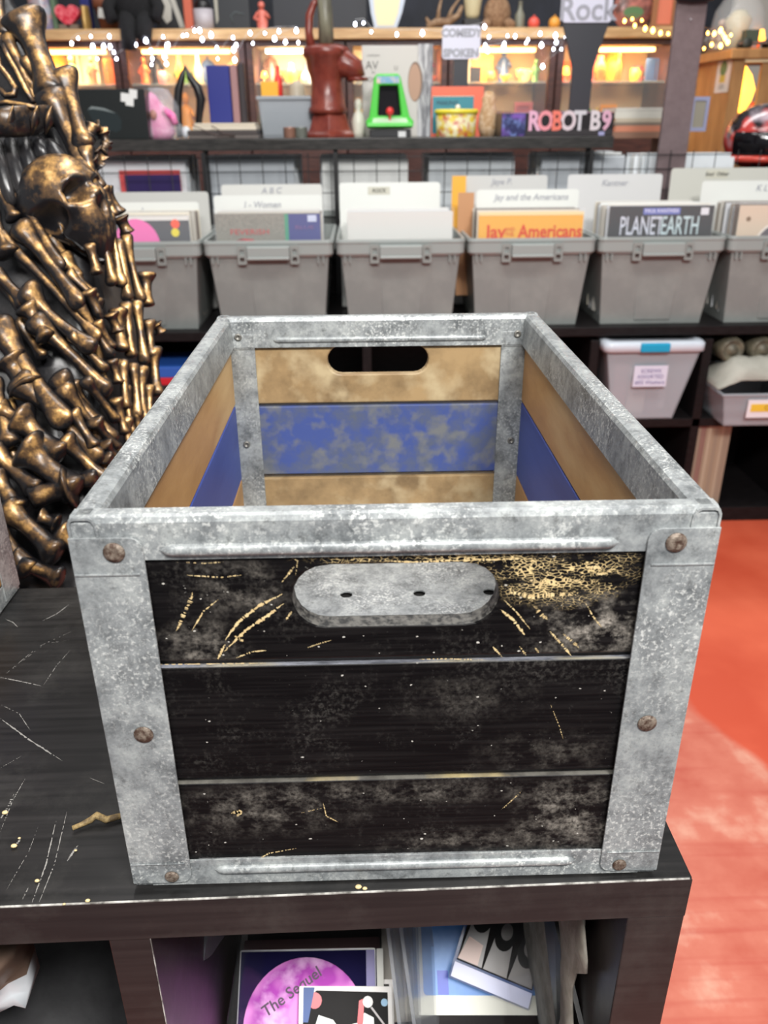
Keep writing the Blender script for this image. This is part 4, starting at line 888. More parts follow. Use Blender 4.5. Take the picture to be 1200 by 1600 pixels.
o = sleeve('record_sleeve', P(708, 290, 2.45).x+.02, 2.46, P(700, 275, 2.46).z, pc(232, 170, 60, .4), 'yellow record edge poking up between the white sleeves and the Americans divider', w=.045)
o = sleeve('record_sleeve', P(728, 312, YD-.02).x, YD-.025, P(728, 300, YD).z, pc(190, 140, 100, .4), 'brown patterned record corner left of the divider naming the Americans', w=.05)

# ---- things in the cubbies
sb = thing('lidded_storage_box', (.872, 2.25, -.43), 'clear storage box with white lid and blue latch in the black rack', 'box'); SO = sb.location
M_bx = mat('cloudy_box_plastic', lin(198, 208, 216), .25, alpha=.42)
mb = MB(SO); open_bin(mb, .735, 1.025, 2.10, 2.45, -.43, -.195, .045, .03, .003); mb.build('box_body', M_bx, sb, bevel=.006)
mb = MB(SO)
def rr2(ins, z): return [(a, b, z) for a, b in roundrect(.722+ins, 1.038-ins, 2.085+ins, 2.46-ins, .025)]
mb.rings([rr2(.008, -.202), rr2(0, -.199), rr2(0, -.176), rr2(.006, -.170), rr2(.02, -.168), rr2(.028, -.174)]); mb.build('lid', mat('white_lid_plastic', lin(196, 204, 214), .3), sb)
MB(SO).box(.832, .922, 2.076, 2.1, -.199, -.172).build('latch', pc(18, 150, 190, .35), sb, bevel=.004)
lt = P(1022, 575, 2.08)
q = MB(SO).box(lt.x-.055, lt.x+.05, 2.096, 2.0985, -.312, -.245).build('paper_label', pc(206, 206, 222, .5), sb)
for k, s_ in enumerate(('SCREWS', 'ASSORTED', '#02 Washers')): text('handwriting', s_, .017, Matrix.Translation((.87+.015, 2.0955, -.262-.018*k)-Vector(SO)) if False else Matrix.Translation(Vector((lt.x-.002, 2.0955, -.262-.018*k))-SO), pc(112, 98, 150), q)
for k, (x0, x1, c) in enumerate(((.785, .83, (150, 112, 118)), (.84, .90, (206, 196, 190)), (.91, .95, (132, 126, 140)), (.955, .985, (186, 178, 186)))):
    MB().box(x0, x1, 2.16+.02*k, 2.34, -.4265, -.26-.015*(k % 2)).build('small_packet', pc(*c, .5), label=['dusky pink', 'cream', 'slate grey', 'pale lilac'][k]+' packet inside the clear storage box with the blue latch', cat='packet', bevel=.003)
# low clear bin with a grey cloth heaped on it
lb = thing('low_clear_box', (1.24, 2.25, -.43), 'low clear box with a yellow lettered label under the grey cloth', 'box'); LO = lb.location
mb = MB(LO); open_bin(mb, 1.085, 1.40, 2.02, 2.40, -.43, -.315, .03, .03, .003); mb.build('box_body', M_bx, lb, bevel=.01)
q = MB(LO).box(1.165, 1.33, 2.017, 2.020, -.392, -.335).build('paper_label', pc(224, 218, 222, .5), lb)
MB(LO).box(1.175, 1.33, 2.015, 2.0172, -.372, -.348).build('yellow_strip', pc(226, 186, 60, .5), q)
text('lettering', 'CABLES', .02, Matrix.Translation(Vector((1.25, 2.0146, -.360))-LO), pc(150, 110, 30), q)
mb = MB(); rows = []
for j in range(12):
    t_ = j/11; row = []
    for i in range(20):
        a = i/19; x = 1.079+.316*a; h = .085*min(1, a*5)*min(1, (1-a)*5)*math.sin(math.pi*min(1, t_*1.25+.05))**.6*(1 if t_ < .25 else max(.55, 1-(t_-.25)*1.6))+.008*noise.noise(Vector((i*.5, j*.6, 8)))
        row.append((x, 2.05+.3*t_, -.312+max(0, h)))
    rows.append(row)
mb.rings(rows, cap=False, close=False); o = mb.build('folded_cloth', mat('pale_grey_cloth', lin(158, 156, 146), .8, col2=lin(172, 170, 160), scale=12, bump=.3), label='pale grey cloth folded over the low clear box', cat='cloth'); o.modifiers.new('s', 'SOLIDIFY').thickness = .004
for k, (u, v) in enumerate(((1138, 526), (1186, 522))):
    c = P(u, v, 2.19); c.z = min(c.z, -.212); mb = MB(); Mx = Matrix.Rotation(math.radians(90), 4, 'X')
    mb.lathe([(.001, -.05), (.034, -.05), (.04, -.044), (.04, .04), (.034, .05), (.030, .052), (.027, .046), (.014, .046), (.012, .055), (.001, .055)], c, 26, Mx)
    mb.build('cable_spool', mat('spool_drab_%d' % k, lin(112, 106, 88), .5, col2=lin(80, 76, 64), scale=30), label=['drab round spool on the grey cloth, nearer the blue-latched box', 'drab round spool on the grey cloth, at the right edge'][k], cat='spool')
rnd = random.Random(4); x = 1.052
for k in range(14):
    th = rnd.choice([.007, .009, .011, .013]); c = rnd.choice([(150, 134, 116), (176, 160, 138), (140, 108, 98), (186, 182, 182), (124, 116, 108), (160, 142, 120)])
    MB().box(x, x+th-.001, 2.15, 2.15+.31, FLZ+.052, FLZ+.052+.300+.004*rnd.random()).build('record_sleeve', pc(*c, .5), label='worn record standing spine-out in the lower compartment under the clear box', cat='record', group='spine-out records in the lower compartment'); x += th
    if x > 1.185: break
for k, (u, v0, v1, c, lb_) in enumerate(((262, 560, 582, (40, 84, 170), 'blue'), (262, 583, 596, (190, 30, 44), 'red'))):
    a = P(u-22, v1, 2.2); b = P(u+24, v0, 2.2); z0 = -.43 if k else -.43
    MB().box(a.x, b.x, 2.16, 2.3, -.43 if k else a.z, a.z if k else b.z) if False else None
zz = -.43
for k, (h, c, lb_) in enumerate(((.128, (28, 26, 28), 'black'), (.024, (200, 30, 44), 'red'), (.034, (44, 92, 180), 'blue'))):
    MB().box(-.70, -.47, 2.15, 2.35, zz, zz+h).build('storage_carton', pc(*c, .5), label=lb_+' carton stacked in the rack beside the bone throne', cat='carton', bevel=.003); zz += h

# ---- wire grid behind the totes
gy = 2.655; grid = thing('wire_grid', (.2, gy, CZ), 'black wire grid panel standing behind the record totes', 'grid'); GO = grid.location; M_wire = pc(18, 18, 20, .4)
mb = MB(GO); x = -1.2
while x < 1.75: mb.tube([(x, gy, CZ), (x, gy, .352)], .0017, 6); x += .0775
for z in (CZ+.02, .05, .225, .293, .338): mb.tube([(-1.22, gy+.003, z), (1.76, gy+.003, z)], .0017, 6)
mb.build('wires', M_wire, grid)
for x in (-1.215, -.545, -.10, .775, 1.755): MB(GO).box(x-.007, x+.007, gy-.004, gy+.012, CZ, .355).build('upright', M_wire, grid)
# ---- riser with more records behind the grid
riser = thing('black_riser', (.4, 2.95, FLZ), 'black riser behind the wire grid carrying the second row of records', 'riser')
MB(riser.location).box(-1.35, 2.1, 2.70, 3.6, .0, .03).build('top_board', M_rack, riser); MB(riser.location).box(-1.34, 2.09, 2.72, 3.58, FLZ, .0).build('base', M_rack, riser)
rnd = random.Random(12)
RT = ['red edged', 'white', 'pale grey', 'ivory']
for i in range(7):
    cx = -.95+.392*i+.16
    if i == 6: continue
    t = dup(tote0, (cx, 2.745, .031), 0, ['shallow', 'rear'][0]+' grey tote of white sleeves behind the wire grid, '+['left of the throne edge', 'behind the pink balloon record', 'behind the grey and blue record', 'under the toy arcade', 'under the robot box left half', 'under the robot box right end', 'beyond the brown post'][i]); t.scale = (1, 1, .5)
    for k in range(9):
        w = .306; zt = .338+rnd.uniform(-.012, .006)-(.0 if k else .01); c = rnd.choice([(226, 232, 236), (214, 220, 224), (232, 234, 232), (196, 202, 206), (236, 240, 244)])
        if k == 0 and i in (1, 4): c = (184, 190, 196)
        sleeve('record_sleeve', cx+rnd.uniform(-.008, .008), 2.79+.03*k, zt, pc(*c, .22), 'white sleeved record in the row behind the wire grid', 'record', 'white records behind the wire grid', lean=.02, w=w)
t, M = None, None
a = P(192, 262, 2.765); b = P(278, 262, 2.765)
o = sleeve('record_sleeve', (a.x+b.x)/2, 2.742, P(230, 266, 2.742).z, pc(206, 84, 84, .3), 'record with red top edge behind the wire grid near the throne', w=b.x-a.x+.02, lean=.004)
o = sleeve('record_sleeve', (a.x+b.x)/2+.01, 2.732, P(230, 273, 2.732).z, pc(46, 34, 84, .3), 'deep purple record behind the wire grid near the throne', w=b.x-a.x, lean=.004)

# ---- the display shelf above
SZ = .397; SY0, SY1 = 2.67, 3.02
shelf = thing('display_shelf', (.0, 2.85, SZ-.037), 'black display shelf above the record totes carrying toys and boxes', 'shelf'); HO = shelf.location
M_shelf = mat('black_shelf_board', lin(40, 39, 38), .25, col2=lin(58, 56, 54), scale=20, stretch=(1, 8, 8))
MB(HO).box(-1.45, .85, SY0, SY1, SZ-.037, SZ).build('board', M_shelf, shelf, bevel=.002)
for x in (-1.4, -.545, -.10, .775): MB(HO).box(x-.008, x+.008, 2.702, 2.716, .0302, SZ-.0372).build('support_post', M_wire, shelf)
def bxt(name, u0, u1, v0, Y, dep, m_, label, cat, base=SZ, bev=.003, group=None, um=None):
    um = um or (v0+10); x0 = P(u0, um, Y).x; x1 = P(u1, um, Y).x; z1 = P((u0+u1)/2, v0, Y).z
    return MB().box(x0, x1, Y, Y+dep, base, z1).build(name, m_, label=label, cat=cat, bevel=bev, group=group), (x0, x1, z1)
# headset box
x0, x1 = P(120, 200, 2.70).x, P(232, 200, 2.70).x; z1 = P(176, 139, 2.70).z
vb = thing('headset_box', ((x0+x1)/2, 2.74, SZ), 'matt black box printed with a visor, at the left end of the display shelf', 'box'); VO = vb.location
MB(VO).box(x0, x1, 2.70, 2.80, SZ, z1).build('carton', pc(16, 22, 22, .35), vb, bevel=.002)
M = Matrix.Translation(Vector((x0, 2.70, SZ))-VO); W_ = x1-x0; H_ = z1-SZ
vis = [(W_*a, H_*b) for a, b in ((.18, .58), (.24, .66), (.42, .62), (.60, .50), (.64, .38), (.62, .2), (.54, .14), (.40, .22), (.24, .38))]
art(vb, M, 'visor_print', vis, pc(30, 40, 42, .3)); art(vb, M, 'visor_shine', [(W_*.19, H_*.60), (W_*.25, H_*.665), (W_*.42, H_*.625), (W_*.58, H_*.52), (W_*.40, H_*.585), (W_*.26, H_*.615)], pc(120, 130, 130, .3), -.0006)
for k, (a, b) in enumerate(((.72, .84), (.84, .91), (.78, .76))): art(vb, M, 'white_sticker', [(W_*a-.014, H_*b-.012), (W_*a+.012, H_*b-.016), (W_*a+.016, H_*b+.010), (W_*a-.010, H_*b+.014)], pc(214, 216, 214), -.0008-.0002*k)
# pink bagged toy
c = P(246, 178, 2.78); t = thing('bagged_pink_toy', (c.x, 2.78, SZ), 'pink toy in a clear plastic bag beside the black headset box', 'toy'); mb = MB(t.location)
mb.rings([[(c.x+o_+.052*s*math.cos(2*math.pi*k/12), 2.78+.034*s2*math.sin(2*math.pi*k/12), SZ+z) for k in range(12)] for s, s2, z, o_ in ((.8, .8, .0, 0), (1.05, 1, .02, 0), (1.0, 1, .06, 0), (.92, .9, .085, -.008), (.62, .8, .115, -.016), (.42, .6, .135, -.020), (.15, .3, .145, -.02))])
mb.tube([(c.x+.03, 2.755, SZ+.09), (c.x+.058, 2.745, SZ+.070), (c.x+.066, 2.745, SZ+.045)], [.014, .013, .010], 8); mb.tube([(c.x-.03, 2.755, SZ+.09), (c.x-.052, 2.745, SZ+.06)], [.014, .011], 8)
mb.build('pink_figure', mat('pink_toy_plastic', lin(222, 90, 160), .4, col2=lin(236, 140, 186), scale=26, bump=.5), t)
mb = MB(t.location); mb.rings([[(c.x+.01+.07*s*math.cos(2*math.pi*k/20), 2.78+.045*s*math.sin(2*math.pi*k/20), SZ+z+.008*noise.noise(Vector((k*.7, z*60, 0)))) for k in range(20)] for s, z in ((1.15, .0), (1.35, .015), (1.2, .035), (.9, .05), (.95, .1), (.5, .155))]); mb.build('clear_bag', mat('crinkled_bag', (.85, .88, .92), .12, alpha=.25, col2=(.6, .62, .66), scale=40, bump=.9), t)
mb = MB(t.location); mb.ball((c.x-.005, 2.740, SZ+.075), (.012, .006, .016), 10); mb.build('gold_charm', pc(170, 120, 110), t)
# black hooped strap
mb = MB(); q = [P(u, v, 2.80) for u, v in ((279, 190), (277, 165), (279, 140), (285, 118), (289, 104), (296, 120), (308, 136), (314, 155), (312, 175), (306, 190))]
for p_ in (q[0], q[-1]): p_.z = SZ+.004
mb.tube(q, [.010, .015, .014, .011, .006, .011, .015, .016, .013, .010], 10); mb.build('leather_strap', pc(14, 14, 16, .35), label='black leather strap standing in a pointed loop beside the pink toy', cat='strap')
mb = MB(); q = P(289, 182, 2.76); mb.ball((q.x, 2.76, SZ+.020), (.016, .01, .02), 10); mb.build('glass_bauble', mat('glass_white', (.8, .85, .9), .1, alpha=.7), label='small clear bauble in front of the black strap loop', cat='bauble')
# stack of flat folders
zz = SZ; cx0, cx1 = P(295, 195, 2.72).x, P(404, 195, 2.72).x
for k, (h, c, n_) in enumerate(((.010, (92, 84, 80), 'brown'), (.016, (60, 52, 50), 'dark'), (.012, (206, 196, 178), 'cream'), (.010, (196, 186, 168), 'ivory'))):
    MB().box(cx0+.006*k-.012*(k == 1), cx1-.004*k, 2.705+.004*k, 2.92, zz, zz+h).build('flat_folder', pc(*c, .5), label=n_+' flat folder in the pile lying left of the grey basket', cat='folder', bevel=.002); zz += h
bxt('book', 325, 361, 102, 2.86, .03, pc(22, 34, 120, .45), 'tall dark blue book standing on the pile of folders', 'book', base=zz, um=150)
bxt('book', 362, 373, 101, 2.86, .03, pc(150, 112, 112, .5), 'narrow dusty pink book right of the tall blue one', 'book', base=zz, um=150)
bxt('book', 374, 384, 98, 2.86, .03, pc(36, 26, 30, .5), 'dark maroon book at the end beside the pink one', 'book', base=zz, um=150)
mb = MB(); q = [P(u, v, 2.69) for u, v in ((300, 195), (318, 203), (340, 212), (368, 213), (350, 208), (330, 196))]
for p_ in q: p_.z = max(SZ+.0025, min(p_.z, SZ+.05)); p_.y = 2.69
mb.tube(q, .0016, 6); mb.build('thin_cord', pc(70, 50, 46), label='thin dark cord hanging over the edge of the folder pile', cat='cord')
# grey basket with toys
x0, x1 = P(410, 180, 2.82).x, P(487, 180, 2.82).x; t = thing('grey_basket', ((x0+x1)/2, 2.9, SZ), 'pale grey ribbed plastic basket left of the iron water pump', 'basket'); GO2 = t.location
zt = P(440, 150, 2.82).z; mb = MB(GO2); open_bin(mb, x0-.012, x1+.03, 2.82, 3.0, SZ, zt, .01, .01, .003, .006, .012); mb.build('basket_body', mat('grey_basket_plastic', lin(142, 148, 154), .45), t, bevel=.002)
for k in range(18): x = x0+(x1-x0)*(k+.5)/18; MB(GO2).box(x-.0015, x+.0015, 2.8205, 2.828, SZ+.01, zt-.014).build('rib', pc(158, 164, 170), t)
for k, (u, w_, v, c, n_) in enumerate(((424, .05, 128, (232, 170, 40), 'orange yellow block'), (434, .014, 104, (214, 50, 40), 'red bottle'), (462, .04, 130, (176, 166, 146), 'beige woven pouch'))):
    q = P(u, v, 2.88); mb = MB()
    if k == 1: mb.lathe([(.001, 0), (.014, 0), (.014, .10), (.006, .12), (.006, q.z-zt+.05), (.001, q.z-zt+.052)], (q.x, 2.87, zt-.05), 14)
    elif k == 0: mb.box(q.x-w_/2-.01, q.x+w_/2, 2.85, 2.95, zt-.05, q.z)
    else: mb.rings([[(q.x+.03*s*math.cos(a), 2.92+.03*s*math.sin(a), z) for a in [j*math.pi/6 for j in range(12)]] for s, z in ((.9, zt-.05), (1.1, zt-.02), (.9, q.z-.01), (.3, q.z+.01))])
    mb.build('basket_toy', pc(*c, .45), label=n_+' poking out of the grey basket', cat='toy', bevel=.002 if k == 0 else 0)
for k, (u, c) in enumerate(((452, (150, 112, 96)), (470, (120, 124, 116)))):
    q = P(u, 195, 2.71); mb = MB(); mb.lathe([(.001, 0), (.021, 0), (.022, .003), (.021, .030), (.022, .033), (.020, .034), (.001, .034)], (q.x, 2.715, SZ), 18); mb.build('small_tin', pc(*c, .3, .4), label=['copper coloured small round tin in front of the basket', 'olive small round tin nearest the pump foot'][k], cat='tin')
# cast iron pitcher pump
M_iron = mat('oxide_red_cast_iron', lin(104, 42, 34), .28, col2=lin(124, 56, 44), scale=20, bump=.3)
q = P(516, 200, 2.80); PO = Vector((q.x, 2.80, SZ)); pump = thing('water_pump', PO, 'dark red cast iron hand water pump on the display shelf', 'pump')
f = lambda v: P(516, v, 2.80).z-SZ
mb = MB(); mb.lathe([(.001, 0), (.098, 0), (.098, .010), (.090, .014), (.078, .03), (.066, f(182)), (.058, f(176))], (0, 0, 0), 6, Matrix.Rotation(.5, 4, 'Z')); mb.build('foot', M_iron, pump, bevel=.002)
mb = MB(); mb.lathe([(.001, f(178)), (.066, f(178)), (.068, f(170)), (.060, f(166)), (.054, f(130)), (.056, f(122)), (.064, f(112)), (.070, f(92)), (.078, f(88)), (.080, f(78)), (.074, f(74)), (.060, f(72)), (.05, f(70)), (.001, f(68))], (-.006, 0, 0), 24); mb.build('barrel', M_iron, pump)
mb = MB(); mb.tube([(.02, -.01, f(100)), (.055, -.015, f(100)), (.085, -.02, f(108)), (.098, -.02, f(124))], [.040, .046, .038, .03], 14); mb.tube([(.098, -.02, f(122)), (.098, -.02, f(127))], [.036, .036], 14); mb.build('spout', M_iron, pump)
mb = MB(); mb.tube([(-.055, 0, f(76)), (-.062, 0, f(50)), (-.058, 0, f(24)), (-.042, 0, f(6)), (-.028, 0, f(0))], [.016, .013, .013, .011, .012], 10); mb.tube([(-.022, -.004, f(74)), (-.024, -.004, f(50))], [.008, .006], 8); mb.build('handle_bracket', M_iron, pump)
mb = MB(); mb.tube([(-.004, -.012, f(70)), (-.004, -.012, f(30)), (-.01, -.012, f(-40))], [.026, .024, .022], 14); mb.build('lever', mat('weathered_lever', lin(120, 118, 100), .4, col2=lin(84, 82, 70), scale=20, stretch=(2, 2, .4)), pump)
for k in range(3): mb = MB(); mb.ball((.0+.03*k-.01, -.068, f(84-2*k)), .006, 8); mb.build('bolt', M_iron, pump)
# white game box with wood grain side, toy arcade, figurine
x0, x1 = P(566, 140, 2.93).x, P(652, 140, 2.93).x; x2 = P(675, 140, 2.93).x; z1 = P(610, 72, 2.93).z
gb = thing('game_box', ((x0+x2)/2, 2.95, SZ), 'large pale grey box with black lettering and wood grain side behind the toy arcade', 'box'); BO = gb.location
MB(BO).box(x0, x1, 2.90, 2.99, SZ, z1).build('carton', pc(196, 192, 188, .45), gb, bevel=.002)
M_grain = mat('grey_wood_grain_print', lin(186, 186, 190), .4, col2=lin(116, 116, 122), scale=9, detail=2, stretch=(6, 6, .7), lo=.42, hi=.5, col3=lin(206, 206, 208), s3=30)
MB(BO).box(x1, x2, 2.90, 2.99, SZ, z1+.004).build('wood_grain_end', M_grain, gb, bevel=.002)
M = Matrix.Translation(Vector((x0, 2.90, z1))-BO)
for s_, sz, dx, dz in (('AV', .036, .035, -.062), ('in', .016, .04, -.082), ('WOODROW', .021, .06, -.106), ('U', .02, .12, -.07), ('a small game', .009, .04, -.03)): text('lettering', s_, sz, M @ Matrix.Translation((dx, -.0006, dz)), pc(84, 82, 80), gb)
art(gb, M, 'wood_slice', [(.186+.022*a, -.115+.058*b) for a, b in circle(0, 0, 1, 24)], pc(176, 140, 118), -.0008); art(gb, M, 'bark_edge', [(.188+.026*a, -.113+.063*b) for a, b in circle(0, 0, 1, 24)], pc(120, 96, 80), -.0004)
g0 = P(608, 190, 2.72); AO = Vector((g0.x, 2.74, SZ)); arc = thing('toy_arcade', AO, 'bright green miniature arcade cabinet with red joystick on the display shelf', 'toy'); Sx = (P(645, 190, 2.72).x-P(572, 190, 2.72).x)/.073/1000*1000
fx = lambda u: (P(u, 170, 2.72).x-AO.x); fz = lambda v: P(608, v, 2.72).z-SZ
M_green = pc(70, 190, 60, .35)
MB().box(fx(577), fx(642), -.035, .06, 0, fz(202)).build('black_base', pc(24, 26, 30, .4), arc, bevel=.003)
mb = MB(); mb.poly([(fx(574), fz(201)), (fx(644), fz(201)), (fx(647), fz(190)), (fx(640), fz(182)), (fx(626), fz(120)), (fx(622), fz(115)), (fx(590), fz(115)), (fx(585), fz(120)), (fx(577), fz(182)), (fx(571), fz(190))], [[(fx(590), fz(181)), (fx(627), fz(181)), (fx(622), fz(133)), (fx(593), fz(133))]], XZ, -.02, .055); mb.build('green_shell', M_green, arc, bevel=.004)
mb = MB(); mb.hexa([(fx(588), .03, fz(182)), (fx(629), .03, fz(182)), (fx(629), .036, fz(182)), (fx(588), .036, fz(182))], [(fx(591), .03, fz(132)), (fx(624), .03, fz(132)), (fx(624), .036, fz(132)), (fx(591), .036, fz(132))]); mb.build('screen', pc(20, 16, 22, .15), arc)
mb = MB(); mb.hexa([(fx(572), -.052, fz(198)), (fx(646), -.052, fz(198)), (fx(646), -.015, fz(198)), (fx(572), -.015, fz(198))], [(fx(574), -.048, fz(192)), (fx(644), -.048, fz(192)), (fx(638), -.015, fz(184)), (fx(579), -.015, fz(184))]); mb.build('control_deck', M_green, arc, bevel=.003)
mb = MB(); mb.hexa([(fx(581), -.0465, fz(192.5)), (fx(637), -.0465, fz(192.5)), (fx(635), -.020, fz(186)), (fx(583), -.020, fz(186))], [(fx(581), -.046, fz(191.5)), (fx(637), -.046, fz(191.5)), (fx(635), -.020, fz(184.5)), (fx(583), -.020, fz(184.5))]); mb.build('deck_print', pc(196, 220, 190, .3), arc)
MB().box(fx(589), fx(624), -.0215, -.019, fz(130), fz(119)).build('marquee', mat('marquee_print', lin(214, 190, 176), .35, col2=lin(110, 160, 190), scale=30), arc)
mb = MB(); mb.tube([(fx(609), -.03, fz(188)), (fx(609), -.03, fz(178))], .003, 8); mb.ball((fx(609), -.03, fz(174)), .0135, 12); mb.build('joystick', pc(214, 50, 50, .25), arc)
MB().box(fx(622), fx(634), -.0365, -.0345, fz(214), fz(205)).build('price_sticker', pc(210, 212, 212), arc)
q = P(560, 190, 2.82); mb = MB(); mb.lathe([(.001, 0), (.024, 0), (.020, .02), (.024, .05), (.016, .075), (.008, .085), (.014, .10), (.010, .118), (.001, .122)], (q.x, 2.82, SZ), 16); mb.build('white_figurine', pc(206, 204, 190, .3), label='small white figurine between the pump and the toy arcade', cat='figurine')
# orange / teal game, yellow tin
o, (a, b, z1) = bxt('board_game', 674, 742, 146, 2.86, .05, pc(46, 128, 146, .4), 'teal board game box with an orange frame behind the yellow tin', 'game')
f2 = thing('x', (0, 0, 0), None, None); bpy.data.objects.remove(f2)
mb = MB(o.location); mb.poly(R4(a, b+.03, SZ, z1+.022), [R4(a+.004, b-.004, SZ+.01, z1-.008)], XZ, 2.858, 2.862); mb.build('orange_frame', pc(226, 104, 78, .4), o)
mb = MB(o.location); mb.box(a+.004, b-.004, 2.8585, 2.8595, z1-.010, z1-.004); mb.build('white_line', pc(224, 220, 210), o)
text('lettering', 'MAKING', .02, Matrix.Translation(Vector(((a+b)/2-.02, 2.8585, z1-.03))-Vector(o.location)), pc(30, 60, 84), o)
q = P(714, 200, 2.74); t = thing('yellow_tin', (q.x, 2.75, SZ), 'small round tin with yellow lid and floral sides beside the toy arcade', 'tin'); r_ = (P(746, 200, 2.74).x-P(682, 200, 2.74).x)/2; h_ = P(714, 176, 2.74).z-SZ
mb = MB(); mb.lathe([(.001, 0), (r_*.93, 0), (r_*.95, .003), (r_, h_), (.001, h_)], (0, .02, 0), 30, None, 1, .7); mb.build('tin_body', mat('floral_print', lin(212, 204, 164), .35, col2=lin(206, 180, 40), scale=34, lo=.48, hi=.56, col3=lin(176, 70, 60), s3=46), t)
mb = MB(); mb.lathe([(.001, h_-.003), (r_*1.06, h_-.003), (r_*1.07, h_+.008), (r_*1.0, h_+.011), (.001, h_+.011)], (0, .02, 0), 30, None, 1, .7); mb.build('lid', pc(226, 208, 60, .3), t)
mb = MB(); mb.ball((0, -.02, h_+.016), .009, 10); mb.build('knob', pc(232, 226, 208, .3), t)
# soft toy between tin and robot box
q = P(762, 195, 2.86); mb = MB(); mb.rings([[(q.x+.034*s*math.cos(a), 2.86+.03*s*math.sin(a), SZ+z) for a in [j*math.pi/7 for j in range(14)]] for s, z in ((.8, 0), (1.05, .03), (1, .07), (.7, .1), (.75, .12), (.4, .145))]); mb.build('tan_soft_toy', mat('tan_plush', lin(176, 140, 100), .9, col2=lin(206, 180, 150), scale=60, bump=.6), label='tan soft toy squeezed between the yellow tin and the robot box', cat='toy')
# robot box
x0, x1 = P(784, 190, 2.70).x, P(960, 185, 2.70).x; z0_, z1 = SZ, P(870, 176, 2.70).z
rbx = thing('robot_box', ((x0+x1)/2, 2.80, SZ), 'long black toy box with large pink and silver letters, ROBOT B9', 'box'); BO = rbx.location
MB(BO).box(x0, x1, 2.70, 2.93, SZ, z1).build('carton', pc(26, 22, 26, .3), rbx, bevel=.002)
MB(BO).box(x0+.002, x1-.002, 2.702, 2.928, z1, z1+.0012).build('top_print', mat('orange_violet_top', lin(222, 132, 110), .35, col2=lin(180, 140, 190), scale=12), rbx)
M = Matrix.Translation(Vector((x0, 2.70, SZ))-BO); H_ = z1-SZ; W_ = x1-x0
art(rbx, M, 'robot_picture', R4(.001, W_*.21, .002, H_-.002), mat('violet_space_print', lin(34, 38, 84), .3, col2=lin(110, 130, 190), scale=34, lo=.46, hi=.62, col3=lin(120, 80, 170), s3=22), -.0004)
art(rbx, M, 'grey_strip', R4(W_*.22, W_-.002, .002, H_*.30), pc(50, 46, 48, .3), -.0004)
for k, (s_, c) in enumerate(zip('ROBOTB9', ((216, 166, 190), (222, 140, 150), (224, 116, 100), (206, 190, 196), (196, 192, 198), (206, 196, 200), (206, 160, 180)))):
    xx = W_*(.285+.102*k+(.035 if k > 4 else 0)); text('lettering', s_, .082, M @ Matrix.Translation((xx, -.0008, H_*.62)), pc(*c, .3), rbx, off=.003, sx=.80)
MB(BO).box(x1-.05, x1-.03, 2.698, 2.70, SZ+.002, SZ+.014).build('price_sticker', pc(150, 150, 190), rbx)
# sign stands on the shelf
def sign(u0, u1, v0, v1, pu0, pu1, pv, Y, lines, label, taper):
    a = P(u0, v1, Y); b = P(u1, v0, Y); c = P(pu0, pv, Y); d = P(pu1, pv, Y); px = (c.x+d.x)/2; O = Vector((px, Y+.01, SZ)); t = thing('section_sign', O, label, 'sign')
    M = Matrix.Identity(4); w = (b.x-a.x); cx = (a.x+b.x)/2; h = b.z-a.z
    mb = MB(O); mb.poly(roundrect(a.x, b.x, a.z, b.z, .012), [], XZ, Y-.012, Y-.006); pl = mb.build('sign_card', pc(204, 206, 222, .35), t, bevel=.001)
    mb = MB(O); pw = (d.x-c.x)/2
    if taper: mb.poly([(a.x+.005, a.z), (b.x-.005, a.z), (px+pw, a.z-.14), (px+pw, SZ+.012), (px-pw, SZ+.012), (px-pw, a.z-.14)], [], XZ, Y-.005, Y+.01)
    else: mb.box(px-pw, px+pw, Y-.005, Y+.01, SZ+.012, a.z+.1)
    mb.build('post', pc(38, 40, 48, .45), t); MB(O).box(px-.06, px+.06, Y-.05, Y+.06, SZ, SZ+.012).build('foot_plate', pc(38, 40, 48, .45), t, bevel=.002)
    for s_, sz, dz in lines: text('raised_lettering', s_, sz, Matrix.Translation(Vector((cx, Y-.0125, (a.z+b.z)/2+dz))-O), pc(150, 152, 162, .4), pl, off=.002)
    return t
sign(877, 959, -22, 36, 893, 925, 120, 2.97, [('Rock', .098, -.018)], 'white sign reading Rock on a dark tapered post', True)
sign(690, 751, 40, 93, 708, 731, 120, 2.97, [('COMEDY', .034, .028), ('SPOKEN', .034, -.034)], 'smaller white two-line sign on a slim dark post behind the board game', False)
# brown post
a = P(1031, 275, 2.66); b = P(1070, 275, 2.66); BO = Vector(((a.x+b.x)/2, 2.70, CZ)); post = thing('brown_post', BO, 'mauve-brown square post rising behind the totes at the right', 'post')
b2 = P(1097, 42, 2.66); a2 = P(1058, 42, 2.66); w_ = .098
MB().box(-w_/2, w_/2, -.015, .005, 0.0005, P(1077, -8, 2.66).z-CZ).build('shaft', mat('mauve_brown_paint', lin(102, 86, 88), .6, col2=lin(110, 94, 96), scale=30), post, bevel=.002)
post.location.x = (P(1050, 270, 2.66).x+P(1077, 50, 2.66).x)/2; post.location.y = 2.685
mb = MB(); mb.lathe([(.001, -.05), (.06, -.042), (.1, -.018), (.115, .02), (.1, .06), (.05, .09), (.001, .1)], (0, -.03, P(1077, -24, 2.66).z-CZ), 28, None, 1, .5); mb.build('dark_cap', pc(14, 14, 22, .4), post)
mb = MB(); mb.ball((.0, -.017, P(1077, 30, 2.66).z-CZ), .004, 8); mb.build('screw', pc(190, 186, 190, .3, .5), post)

